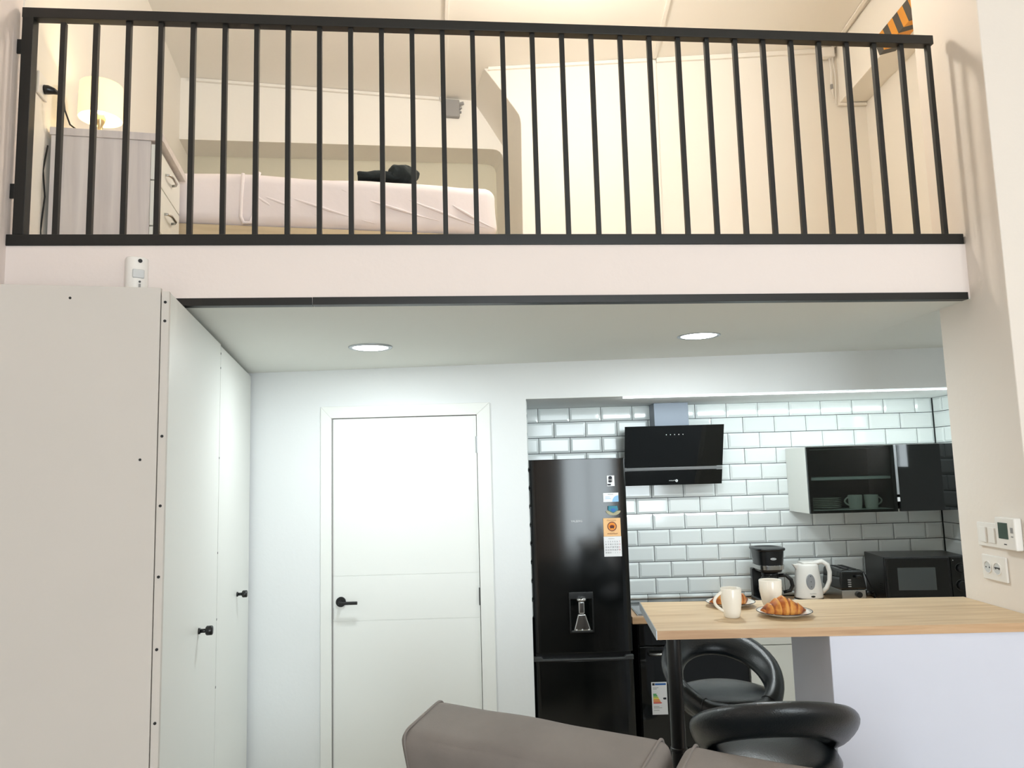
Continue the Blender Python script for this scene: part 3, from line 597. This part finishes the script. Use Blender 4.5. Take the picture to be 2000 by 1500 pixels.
mg = magnet('souvenir_magnet', 'teal souvenir magnet with a sand coloured rounded base on the fridge', 'magnet', 0.524, 1.487)
MB().xz([(0.039 * math.cos(PI + PI * k / 14), -0.002 + 0.024 * math.sin(PI + PI * k / 14)) for k in range(15)], -0.006, 0.003).build('base', 'sand', mg, bevel=0.001)
MB().xz([(-0.026, 0.024), (0.022, 0.024), (0.026, 0.004), (0.012, -0.006), (0.0, -0.013), (-0.014, -0.006), (-0.028, 0.004)], -0.009, 0.002).build('scene', 'teal', mg, bevel=0.001)
MB().xz([(-0.014, 0.008), (0.0, 0.013), (0.014, 0.006), (0.006, -0.006), (-0.008, -0.006)], -0.0105, -0.008).build('boat', 'ink_blue', mg)
mg = magnet('calendar_magnet', 'magnetic calendar with an orange emblem panel above a month sheet', 'calendar', 0.514, 1.347)
MB().box(-0.046, 0.046, -0.003, 0.001, 0.004, 0.100).build('header', 'paper_orange', mg)
MB().box(-0.047, 0.047, -0.0035, 0.001, -0.102, 0.003).build('sheet', 'paper', mg)
ringp = MB(); ringp.rings([[(r * math.cos(2 * PI * j / 28), -0.0032 - (0.0006 if k in (1, 2) else 0), 0.056 + r * math.sin(2 * PI * j / 28)) for j in range(28)] for k, r in enumerate((0.0205, 0.0205, 0.025, 0.025))], cap=False)
ringp.build('emblem', 'ink_brown', mg); disc('ink_brown', 'emblem', mg, (0, -0.0036, 0.056), 0.008, 0.0006, 10, 1.6); disc('e_orange', 'emblem', mg, (0, -0.0034, 0.056), 0.019, 0.0004)
MB().xz([(-0.009, 0.055), (-0.009, 0.045), (0.0, 0.049), (0.009, 0.045), (0.009, 0.055), (0.0, 0.052)], -0.0042, -0.0035).build('emblem', 'ink_dark', mg)
scribble('print', 'ink_brown', mg, -0.026, 0.022, -0.0034, 0.088, 0.010, 8, 0.0006); scribble('print', 'ink_brown', mg, -0.026, 0.028, -0.0034, 0.018, 0.006, 14, 0.0009, 5); scribble('print', 'ink_brown', mg, -0.010, 0.012, -0.0034, 0.027, 0.003, 6, 0.0004, 6)
scribble('print', 'grey_plastic', mg, -0.022, 0.010, -0.0038, -0.008, 0.005, 9, 0.0007, 8)
for w_ in range(5):
    for dd in range(7):
        nmb = w_ * 7 + dd + 1
        if nmb > 31: nmb -= 31
        text('date', str(nmb), 0.0105 if w_ * 7 + dd < 31 else 0.007, 'ink_red' if dd == 6 else 'ink_dark', mg, (-0.036 + dd * 0.012, -0.0038, -0.024 - w_ * 0.0145), sx=0.9)

hd = thing('cooker_hood', 'black glass angled cooker hood with steel band and grey duct', 'cooker hood', (0.968, 4.765, 1.60))
HW = 0.298
MB().prism([(-HW + .03, -0.03, 0.02), (HW - .03, -0.03, 0.02), (HW - .03, -0.03, 0.34), (-HW + .03, -0.03, 0.34)], [(-HW + .03, -0.105, 0.02), (HW - .03, -0.105, 0.02), (HW - .03, -0.215, 0.34), (-HW + .03, -0.215, 0.34)]).build('body', 'black_matte', hd)
def slant(z0, z1, off, m, name, x0=-HW, x1=HW, t=0.008):
    def Y(z): return -0.118 - 0.125 * z / 0.355
    return MB().prism([(x0, Y(z0) - off, z0), (x1, Y(z0) - off, z0), (x1, Y(z1) - off, z1), (x0, Y(z1) - off, z1)], [(x0, Y(z0) - off + t, z0), (x1, Y(z0) - off + t, z0), (x1, Y(z1) - off + t, z1), (x0, Y(z1) - off + t, z1)]).build(name, m, hd, bevel=0.001)
slant(0.0, 0.088, 0.0, 'black_gloss', 'lower_glass'); ug = slant(0.110, 0.356, 0.0, 'black_gloss', 'upper_glass'); slant(0.090, 0.108, -0.002, 'alu', 'steel_band')
MB().box(-0.105, 0.105, -0.17, -0.012, 0.30, 0.499).build('duct', 'duct_steel', hd, bevel=0.002)
scribble('logo', 'pale_grey', hd, -0.026, 0.012, -0.1315, 0.026, 0.007, 4, 0.0013); disc('pale_grey', 'logo', hd, (0.020, -0.132, 0.025), 0.008); disc('black_gloss', 'logo', hd, (0.020, -0.1325, 0.025), 0.0025)
for k in range(5): disc('pale_grey', 'touch_mark', hd, (-0.05 + k * 0.025, -0.2365, 0.302), 0.0025, 0.003, 10)

wc = thing('wall_cabinet', 'white wall cabinet with two smoked glass doors', 'wall cabinet', (1.705, 4.435, 1.417))
cwid = 0.935; ch = 0.387; cdp = 0.318
MB().box(0, 0.016, 0.0, cdp, 0, ch).build('side_panel', 'lacquer', wc, bevel=0.001); MB().box(cwid - 0.016, cwid, 0.0, cdp, 0, ch).build('side_panel', 'lacquer', wc)
MB().box(0.016, cwid - 0.016, 0.0, cdp, 0, 0.016).build('bottom_panel', 'lacquer', wc); MB().box(0.016, cwid - 0.016, 0.0, cdp, ch - 0.016, ch).build('top_panel', 'lacquer', wc)
MB().box(0.016, cwid - 0.016, cdp - 0.008, cdp, 0.016, ch - 0.016).build('back_panel', 'dark_grey', wc); MB().box(0.505, 0.520, 0.01, cdp - 0.01, 0.016, ch - 0.016).build('divider', 'dark_grey', wc)
MB().box(0.018, 0.504, 0.03, cdp - 0.01, 0.190, 0.205).build('shelf', 'lacquer', wc); MB().box(0.521, cwid - 0.018, 0.03, cdp - 0.01, 0.19, 0.205).build('shelf', 'lacquer', wc)
for (x0, x1, gm_) in ((0.001, 0.508, 'smoked_glass'), (0.524, 0.934, 'black_gloss')):
    q = MB().box(x0, x0 + 0.018, -0.018, -0.001, 0.001, ch - 0.001).box(x1 - 0.018, x1, -0.018, -0.001, 0.001, ch - 0.001).box(x0 + 0.018, x1 - 0.018, -0.018, -0.001, 0.001, 0.016).box(x0 + 0.018, x1 - 0.018, -0.018, -0.001, ch - 0.016, ch - 0.001)
    dr = q.build('door', 'black_plastic', wc); MB().box(x0 + 0.001, x1 - 0.001, -0.0225, -0.0185, 0.001, ch - 0.001).build('glass', gm_, dr)
MB().box(0.509, 0.523, -0.0225, -0.001, 0.098, ch - 0.001).build('edge_profile', 'alu', wc, label='aluminium door edge')
MB().box(0.509, 0.523, -0.0235, -0.001, 0.058, 0.082).build('edge_sticker', 'paper', wc)
def cabplate(i, x): 
    t = MB().lathe([(0.0, 0.0), (0.05, 0.0), (0.09, 0.010), (0.10, 0.013), (0.10, 0.0145), (0.088, 0.013), (0.05, 0.004), (0.0, 0.004)], 28, cap=False).build('dinner_plate', 'white_ceramic', None, smooth=True, loc=(x, 4.60, 1.4335 + 0.0105 * i))
    tag(t, ('lowest', 'second lowest', 'third lowest', 'fourth lowest', 'second highest', 'topmost')[i] + ' plate of the stack behind the smoked glass door', 'plate', 'stacked plates in the wall cabinet')
for i in range(6): cabplate(i, 1.86)
def mug(name, lab, loc, rz, s=1.0, r=0.035, rb=0.026, h=0.098, cat='mug', group=None, handle=True):
    t = thing(name, lab, cat, loc, rz, group)
    pr = [(0.0, 0.0), (rb - 0.003, 0.0), (rb, 0.003), (rb + (r - rb) * 0.45, h * 0.22), (r * 0.985, h * 0.6), (r, h - 0.002), (r - 0.0012, h), (r - 0.003, h - 0.001), (r - 0.0045, h * 0.6), (rb, h * 0.2), (rb - 0.004, 0.008), (0.0, 0.007)]
    MB().lathe([(a * s, b * s) for a, b in pr], 40, cap=False).build('cup', 'white_ceramic', t, smooth=True)
    if handle:
        hp = []
        for k in range(15):
            a = PI * k / 14
            hp.append(((-r * 0.93 - 0.030 * math.sin(a) ** 0.8 + (0.007 * k / 14)) * s, 0, (h * 0.86 - (h * 0.64) * k / 14) * s))
        MB().tube(hp, 0.0052 * s, 10).build('handle', 'white_ceramic', t, smooth=True)
    return t
mug('cup', 'left white cup on the wall cabinet shelf behind glass', (2.02, 4.53, 1.4335), 0, 0.95, r=0.042, rb=0.036, h=0.085, group='cups in the wall cabinet')
mug('cup', 'right white cup on the wall cabinet shelf behind glass', (2.115, 4.53, 1.4335), PI, 0.95, r=0.042, rb=0.036, h=0.085, group='cups in the wall cabinet')

# appliances on the worktop
mw = thing('microwave', 'black microwave oven at the right end of the worktop', 'microwave', (2.094, 4.383, CT), -0.11)
MB().box(0, 0.46, 0.015, 0.335, 0.008, 0.262).build('casing', 'black_plastic', mw, bevel=0.004)
for xx in (0.03, 0.41):
    for yy in (0.05, 0.29): MB().cyl((xx, yy, 0), (xx, yy, 0.01), 0.012, 12).build('foot', 'black_matte', mw)
md = MB().box(0.003, 0.352, 0.0, 0.015, 0.012, 0.259).build('door', 'black_plastic', mw, bevel=0.002)
MB().box(0.016, 0.338, -0.002, 0.002, 0.045, 0.25).build('door_glass', 'black_gloss', md); MB().box(0.065, 0.270, -0.003, 0.0, 0.080, 0.205).build('window', 'mesh_window', md, label='grey mesh window')
scribble('logo', 'grey_plastic', md, 0.17, 0.20, -0.0012, 0.028, 0.005, 6, 0.0007)
cp = MB().box(0.355, 0.457, 0.0, 0.015, 0.012, 0.259).build('control_panel', 'black_gloss', mw, bevel=0.002)
for zz, r in ((0.198, 0.02), (0.105, 0.024)):
    k = MB().cyl((0.405, 0.0, zz), (0.405, -0.018, zz), r, 24).build('dial', 'black_plastic', cp, bevel=0.002); MB().tube([(0.405 + (r + 0.008) * math.cos(2 * PI * j / 24), -0.0008, zz + (r + 0.008) * math.sin(2 * PI * j / 24)) for j in range(24)], 0.0008, 4, True).build('dial_scale', 'dark_grey', cp)
disc('pale_grey', 'indicator', cp, (0.368, -0.001, 0.243), 0.0025)
for i in range(5):
    for j in range(3): MB().box(-0.001, 0.0, 0.06 + j * 0.014, 0.070 + j * 0.014, 0.055 + i * 0.012, 0.060 + i * 0.012).build('vent_slot', 'black_matte', mw)

cm = thing('coffee_maker', 'black drip coffee maker with glass jug', 'coffee maker', (1.487, 4.54, CT)); cm.scale.z = 0.965
MB().rbox(0.165, 0.22, 0.035, 0.012, (0, 0.02, 0.0175), 6).build('base', 'black_plastic', cm, smooth=True)
MB().box(-0.078, 0.078, 0.075, 0.125, 0.03, 0.20).build('column', 'black_plastic', cm, bevel=0.006)
def rr(hx, hy, z, y0=0.02, n=32, e=3.2):
    out = []
    for j in range(n):
        a = 2 * PI * j / n; c, s_ = math.cos(a), math.sin(a)
        out.append((hx * math.copysign(abs(c) ** (2 / e), c), y0 + hy * math.copysign(abs(s_) ** (2 / e), s_), z))
    return out
MB().rings([rr(0.066, 0.09, 0.190), rr(0.070, 0.095, 0.205), rr(0.078, 0.102, 0.26), rr(0.082, 0.106, 0.318)]).build('filter_housing', 'black_plastic', cm, smooth=False, bevel=0.003)
MB().rings([rr(0.087, 0.112, 0.317), rr(0.091, 0.116, 0.324), rr(0.090, 0.115, 0.331), rr(0.070, 0.09, 0.334), rr(0.062, 0.08, 0.328)]).build('lid', 'black_plastic', cm, smooth=True)
MB().rings([rr(0.0765, 0.1005, 0.206, 0.018), rr(0.0795, 0.1035, 0.232, 0.018)]).build('steel_band', 'steel', cm, bevel=0.001)
disc('pale_grey', 'logo', cm, (0.0, -0.0865, 0.272), 0.0065, 0.006, 24, 2.6); scribble('logo', 'ink_dark', cm, -0.012, 0.012, -0.0868, 0.272, 0.006, 4, 0.0008)
jg = MB().lathe([(0.045, 0.0), (0.062, 0.008), (0.070, 0.05), (0.064, 0.095), (0.048, 0.125), (0.046, 0.135)], 32, (0, 0.0, 0.037), cap=True).build('jug', 'clear_glass', cm, smooth=True)
MB().lathe([(0.0465, 0.0), (0.0475, 0.016), (0.035, 0.022), (0.0, 0.022)], 28, (0, 0, 0.168), cap=False).build('jug_lid', 'black_plastic', jg, smooth=True)
MB().lathe([(0.0, 0.002), (0.060, 0.010), (0.067, 0.05), (0.066, 0.06), (0.0, 0.06)], 28, (0, 0, 0.037), cap=False).build('coffee', 'black_gloss', jg, smooth=True)
MB().tube([(0.044, -0.02, 0.165), (0.085, -0.03, 0.168), (0.112, -0.035, 0.14), (0.118, -0.035, 0.105), (0.105, -0.03, 0.075), (0.068, -0.02, 0.066)], [0.011, 0.012, 0.012, 0.012, 0.011, 0.009], 10).build('jug_handle', 'black_plastic', jg, smooth=True)

kt = thing('kettle', 'white electric kettle with grey oval water window', 'kettle', (1.705, 4.53, CT + 0.0)); kt.scale.z = 0.955
MB().lathe([(0.0, 0.0), (0.088, 0.0), (0.090, 0.012), (0.078, 0.024), (0.0, 0.024)], 36, cap=False).build('power_base', 'white_plastic', kt, smooth=True)
MB().lathe([(0.0805, 0.0245), (0.0815, 0.028), (0.0805, 0.031)], 36, cap=False).build('base_ring', 'black_plastic', kt, smooth=True)
MB().lathe([(0.0, 0.031), (0.079, 0.031), (0.080, 0.04), (0.074, 0.12), (0.066, 0.20), (0.064, 0.225), (0.060, 0.233), (0.0, 0.240)], 40, cap=False).build('body', 'white_plastic', kt, smooth=True)
MB().prism([(-0.05, -0.03, 0.19), (-0.05, 0.03, 0.19), (-0.05, 0.03, 0.23), (-0.05, -0.03, 0.23)], [(-0.066, -0.008, 0.20), (-0.066, 0.008, 0.20), (-0.086, 0.010, 0.232), (-0.086, -0.010, 0.232)]).build('spout', 'white_plastic', kt, bevel=0.003)
MB().rbox(0.10, 0.09, 0.016, 0.007, (0.01, 0, 0.240), 6).build('lid', 'white_plastic', kt, smooth=True)
MB().tube([(0.045, -0.005, 0.235), (0.085, -0.012, 0.245), (0.115, -0.015, 0.225), (0.126, -0.015, 0.18), (0.122, -0.015, 0.13), (0.104, -0.012, 0.085), (0.074, -0.008, 0.058)], [0.016, 0.015, 0.014, 0.013, 0.013, 0.013, 0.013], 12).build('handle', 'white_plastic', kt, smooth=True)
ow = MB().xz([(-0.010 + 0.024 * math.cos(2 * PI * j / 28), 0.132 + 0.046 * math.sin(2 * PI * j / 28)) for j in range(28)], -0.0765, -0.06).build('water_window', 'kettle_window', kt, bevel=0.002)
[MB().box(-0.012, -0.008, -0.0775, -0.0768, z, z + 0.005).build('level_mark', 'ink_dark', kt) for z in (0.164, 0.132, 0.102)]
scribble('logo', 'ink_dark', kt, -0.022, 0.014, -0.0795, 0.064, 0.004, 8, 0.0006); disc('black_plastic', 'badge', kt, (-0.004, -0.0805, 0.047), 0.0055, 0.006, 20, 2.2)

ts = thing('toaster', 'black and steel toaster with its cord beside the microwave', 'toaster', (1.930, 4.44, CT))
MB().box(-0.066, 0.072, 0.0, 0.26, 0.0, 0.078).build('steel_skirt', 'steel', ts, bevel=0.004)
MB().rings([[(-0.068, 0.002, 0.078), (0.074, 0.002, 0.078), (0.074, 0.262, 0.078), (-0.068, 0.262, 0.078)], [(-0.070, -0.004, 0.088), (0.076, -0.004, 0.088), (0.076, 0.266, 0.088), (-0.070, 0.266, 0.088)], [(-0.062, 0.004, 0.178), (0.066, 0.004, 0.178), (0.066, 0.258, 0.178), (-0.062, 0.258, 0.178)], [(-0.050, 0.014, 0.190), (0.054, 0.014, 0.190), (0.054, 0.248, 0.190), (-0.050, 0.248, 0.190)]]).build('shell', 'black_gloss', ts, bevel=0.006)
for xx in (-0.028, 0.014): MB().box(xx, xx + 0.024, 0.035, 0.23, 0.1885, 0.1915).build('slot', 'black_matte', ts)
MB().cyl((0.028, 0.002, 0.052), (0.028, -0.016, 0.052), 0.017, 20).build('dial', 'black_plastic', ts, bevel=0.002)
MB().box(0.012, 0.045, -0.026, 0.0, 0.148, 0.162).build('lever', 'black_plastic', ts, bevel=0.003)
for k in range(4): MB().box(-0.030, -0.012, -0.006, 0.004, 0.096 + 0.012 * k, 0.102 + 0.012 * k).build('button', 'grey_plastic', ts)
tc_ = MB().tube([(0, 0, 0.0), (0.012, 0.0, -0.03), (0.03, -0.01, -0.08), (0.045, -0.02, -0.12), (0.05, -0.02, -0.15), (0.03, -0.03, -0.172), (-0.02, -0.03, -0.172)], 0.0035, 8).build('appliance_cord', 'black_plastic', None, smooth=True, loc=(2.022, 4.50, CT + 0.174))
tag(tc_, 'black power cord hanging between toaster and microwave', 'cord')
MB().tube([(0.076, 0.02, 0.055), (0.09, 0.02, 0.056), (0.11, 0.02, 0.058)], [0.014, 0.018, 0.010], 12).tube([(0.11, 0.02, 0.058), (0.128, 0.02, 0.06)], 0.003, 8).build('plug', 'black_plastic', ts, smooth=True)
cc = MB().tube([(0, 0, 0.004), (0.03, -0.03, 0.004), (0.07, -0.03, 0.010), (0.11, -0.01, 0.004), (0.16, 0.02, 0.004)], 0.0035, 8).build('power_cable', 'black_plastic', None, smooth=True, loc=(1.575, 4.47, CT))
tag(cc, 'black cord on the worktop between coffee maker and kettle', 'cord')

# ------------------------------------------------------------------ breakfast bar
br = thing('breakfast_bar', 'oak breakfast bar top on a black post and white half-wall', 'bar counter', (0.437, 2.459, 0.0))
P4 = [(0.0, 0.0), (1.236, -0.030), (1.236, 0.443), (0.032, 0.514)]
MB().plan(P4, 1.1725, 1.1995).build('slab', 'oak_top', br, bevel=0.0015)
MB().prism([(0.0, -0.002, 1.1722), (1.236, -0.032, 1.1722), (1.236, -0.0302, 1.1722), (0.0, -0.0002, 1.1722)], [(0.0, -0.002, 1.1988), (1.236, -0.032, 1.1988), (1.236, -0.0302, 1.1988), (0.0, -0.0002, 1.1988)]).build('edge_band', 'oak_edge', br, label='reddish brown edge band facing the room')
MB().prism([(-0.0025, -0.0015, 1.1715), (0.0, -0.0015, 1.1715), (0.032, 0.515, 1.1715), (0.0295, 0.515, 1.1715)], [(-0.0025, -0.0015, 1.2), (0.0, -0.0015, 1.2), (0.032, 0.515, 1.2), (0.0295, 0.515, 1.2)]).build('edge_strip', 'alu', br, label='grey metal strip on the short end')
pt = MB().cyl((0.062, 0.055, 0.0), (0.062, 0.055, 1.172), 0.0235, 28).build('post', 'black_plastic', br, smooth=False, bevel=0.001)
MB().lathe([(0.0, 0.0), (0.055, 0.0), (0.055, 0.008), (0.028, 0.014), (0.0, 0.014)], 28, (0.062, 0.055, 0.0), cap=False).build('foot', 'black_plastic', pt)
MB().lathe([(0.0237, 0.0), (0.0265, 0.002), (0.0265, 0.012), (0.0237, 0.014)], 28, (0.062, 0.055, 0.815), cap=False).build('collar', 'black_plastic', pt)

BZ = 1.1995
mug('mug', 'white mug with its handle to the left, nearest the bar edge', (0.728, 2.640, BZ), 0.1, group='white mugs on the bar')
mug('mug', 'white mug behind the front croissant plate', (0.912, 2.785, BZ), -PI * 0.62, 1.02, r=0.039, rb=0.025, h=0.098, group='white mugs on the bar')
def plate(lab, loc, r=0.1):
    t = thing('plate', lab, 'plate', loc, 0, 'small white plates with dark rims')
    k = r / 0.1
    MB().lathe([(0.0, 0.0), (0.048 * k, 0.0), (0.055 * k, 0.002), (0.085 * k, 0.011), (0.0985 * k, 0.0155), (0.0985 * k, 0.0175), (0.084 * k, 0.0135), (0.054 * k, 0.005), (0.0, 0.005)], 56, cap=False).build('dish', 'white_ceramic', t, smooth=True)
    MB().tube([(0.0988 * k * math.cos(2 * PI * j / 56), 0.0988 * k * math.sin(2 * PI * j / 56), 0.0168) for j in range(56)], 0.0013, 6, True).build('rim', 'navy_rim', t, smooth=True, label='dark painted rim')
plate('small white dark-rimmed plate with a croissant, nearest the bar edge', (0.908, 2.645, BZ), 0.092)
plate('small white dark-rimmed plate with a croissant behind the left mug', (0.782, 2.850, BZ), 0.089)
def croissant(lab, loc, rz, L=0.158, flip=1, seed=1):
    g = random.Random(seed); n = 84; seg = 24; rings = []; bake = []
    for i in range(n + 1):
        t = i / n; u = 2 * t - 1
        v = (u + 0.12) / (0.88 if u < -0.12 else 1.12)       # thickest part sits a little left of the middle
        env = max(0.0, 1 - abs(v) ** 1.25) ** 0.9
        cx = u * L / 2 * (1 - 0.04 * u * u); cy = flip * (0.030 * u * u - 0.010)
        ring = []
        tw = u * 0.5
        for j in range(seg):
            a = 2 * PI * j / seg
            ph = (abs(v) * 2.9 + 0.30 + 0.16 * math.cos(a) * (1 if v > 0 else -1)) % 1.0
            step = (1 - ph) ** 0.7 if ph > 0.12 else (1 - 0.12) ** 0.7 * ph / 0.12
            r = 0.0055 + 0.0290 * env * (0.84 + 0.20 * step)
            lump = 1 + 0.09 * noise.noise(Vector((u * 4 + seed, math.cos(a) * 1.3, math.sin(a) * 1.3))) + 0.03 * noise.noise(Vector((u * 16 + seed, math.cos(a) * 4, math.sin(a) * 4)))
            z = r * math.sin(a) * 1.12 * lump; y = r * math.cos(a) * 1.15 * lump
            x = cx + 0.010 * (z / 0.03) * u * 0.4 + 0.006 * math.cos(a) * (1 if u > 0 else -1)
            zz = max(z, -r * 0.72) + r * 0.72
            ring.append((x, cy + y, zz))
            bake.append(0.42 * step ** 0.8 + 0.20 - 0.18 * max(0, math.sin(a)) * (0.4 + 0.6 * (1 - step)) + 0.10 * noise.noise(Vector((u * 9, a * 2, seed))) - 0.22 * abs(u) ** 4)
        rings.append(ring)
    m_ = MB().rings(rings); me = m_.mesh('croissant', True); me.materials.append(MATS['crust'])
    at_ = me.color_attributes.new('bake', 'FLOAT_COLOR', 'POINT')
    for k, b in enumerate(bake): at_.data[k].color = (b, b, b, 1)
    o = bpy.data.objects.new('croissant', me); COL.objects.link(o); o.location = loc; o.rotation_euler.z = rz
    tag(o, lab, 'croissant', 'croissants on plates')
croissant('golden croissant on the front plate', (0.908, 2.640, BZ + 0.0062), -0.12, 0.15, 1, 1)
croissant('golden croissant half hidden behind the left mug', (0.786, 2.845, BZ + 0.0062), 0.15, 0.15, 1, 3)

# ------------------------------------------------------------------ bar stools
def stool(lab, loc, rz, zs):
    t = thing('bar_stool', lab, 'bar stool', loc, rz, 'black padded bar stools')     # the back is towards local -y
    rg = []; N = 64
    for i in range(N):
        ph = 2 * PI * i / N                                # 0 = back
        bk_ = (1 + math.cos(ph)) / 2
        Rc = 0.180 + 0.012 * bk_
        zc = zs + 0.045 + 0.092 * math.cos(ph)
        zc = max(zc, zs - 0.032)
        hh = 0.028 + 0.031 * bk_ ** 0.7; th_ = 0.034 - 0.006 * bk_
        lean = 0.66 * min(1.0, bk_ * 1.7)
        d = Vector((math.sin(ph), -math.cos(ph), 0)); c = d * Rc + Vector((0, 0, zc))
        A_ = (d * math.sin(lean) + Vector((0, 0, math.cos(lean)))); B_ = (d * math.cos(lean) - Vector((0, 0, math.sin(lean))))
        rg.append([c + A_ * hh * math.copysign(abs(math.sin(a)) ** 0.85, math.sin(a)) + B_ * th_ * math.copysign(abs(math.cos(a)) ** 0.9, math.cos(a)) for a in [2 * PI * j / 20 for j in range(20)]])
    ring_ = MB().rings(rg, False, True).build('backrest', 'leather', t, smooth=True, label='open ring-shaped padded back')
    for sx in (-1, 1):
        i = N // 2 + sx * 7; MB().tube([Vector(p) + (Vector(p) - sum((Vector(q) for q in rg[i % N]), Vector()) / 20) * 0.02 for p in rg[i % N]], 0.0016, 5, True).build('seam', 'black_matte', ring_)
    MB().lathe([(0.0, -0.085), (0.10, -0.085), (0.150, -0.075), (0.176, -0.050), (0.182, -0.025), (0.172, -0.006), (0.14, 0.004), (0.08, 0.010), (0.0, 0.012)], 48, (0, 0.01, zs), cap=False).build('seat', 'leather', t, smooth=True)
    MB().box(-0.09, 0.09, -0.09, 0.09, zs - 0.10, zs - 0.084).build('swivel_plate', 'black_matte', t)
    MB().lathe([(0.0, 0.0), (0.20, 0.0), (0.20, 0.008), (0.05, 0.022), (0.032, 0.05), (0.030, 0.40), (0.022, 0.402), (0.022, zs - 0.099), (0.0, zs - 0.099)], 36, cap=False).build('column', 'chrome', t, smooth=False)
    MB().tube([(0.0, 0.03, 0.30), (-0.11, 0.06, 0.30), (-0.13, 0.15, 0.30), (-0.07, 0.20, 0.30), (0.07, 0.20, 0.30), (0.13, 0.15, 0.30), (0.11, 0.06, 0.30)], 0.010, 8, True).build('footrest', 'chrome', t, smooth=True)
stool('black ring-backed bar stool on the kitchen side of the bar', (0.768, 2.96, 0), PI + 0.05, 0.874)
stool('black ring-backed bar stool with its back to the sofa', (0.692, 2.185, 0), -0.06, 0.935)

# ------------------------------------------------------------------ sofa at the bottom of the picture
sf = thing('sofa', 'grey fabric sofa with loose back cushions in front of the bar', 'sofa', (-0.273, 2.47, 0.0), math.atan2(-0.632, 1.02))
SW = 1.85
MB().rbox(SW + 0.1, 0.90, 0.30, 0.05, (SW / 2 - 0.1, -0.27, 0.22), 8).build('base', 'sofa_fabric', sf, smooth=True)
MB().rbox(SW + 0.1, 0.10, 0.52, 0.04, (SW / 2 - 0.1, 0.135, 0.40), 8).build('back_frame', 'sofa_fabric', sf, smooth=True)
CW = 0.785
for k in (0, 1):
    x0 = 0.818 * k
    MB().rbox(CW + 0.03, 0.66, 0.16, 0.05, (x0 + CW / 2, -0.46, 0.44), 12, (0, 0, 0.02)).build('seat_cushion', 'sofa_fabric', sf, smooth=True)
    cu = MB().rbox(CW, 0.20, 0.50, 0.038, (0, 0, 0), 30, (0.004, 0.03, 0.010), 0.007, 5.0, 3 + k).build('back_cushion', 'sofa_fabric', sf, smooth=True)
    cu.location = (x0 + CW / 2, -0.030, 0.747); cu.rotation_euler.x = 0.25
    for sx in (-1, 1):           # welt seams round both ends of the cushion
        pp = []
        for j in range(48):
            a = 2 * PI * j / 48; c, s_ = math.cos(a), math.sin(a)
            pp.append((sx * (CW / 2 - 0.030), 0.1005 * math.copysign(abs(c) ** 0.22, c), 0.2505 * math.copysign(abs(s_) ** 0.13, s_)))
        MB().tube(pp, 0.0042, 6, True).build('piping', 'sofa_fabric', cu, smooth=True)
for xx in (-0.22, SW - 0.06): MB().rbox(0.16, 0.80, 0.50, 0.06, (xx, -0.42, 0.32), 8).build('arm', 'sofa_fabric', sf, smooth=True)
for xx in (-0.15, SW - 0.1):
    for yy in (-0.66, 0.10): MB().cyl((xx, yy, 0), (xx, yy, 0.08), 0.02, 12).build('foot', 'black_matte', sf)
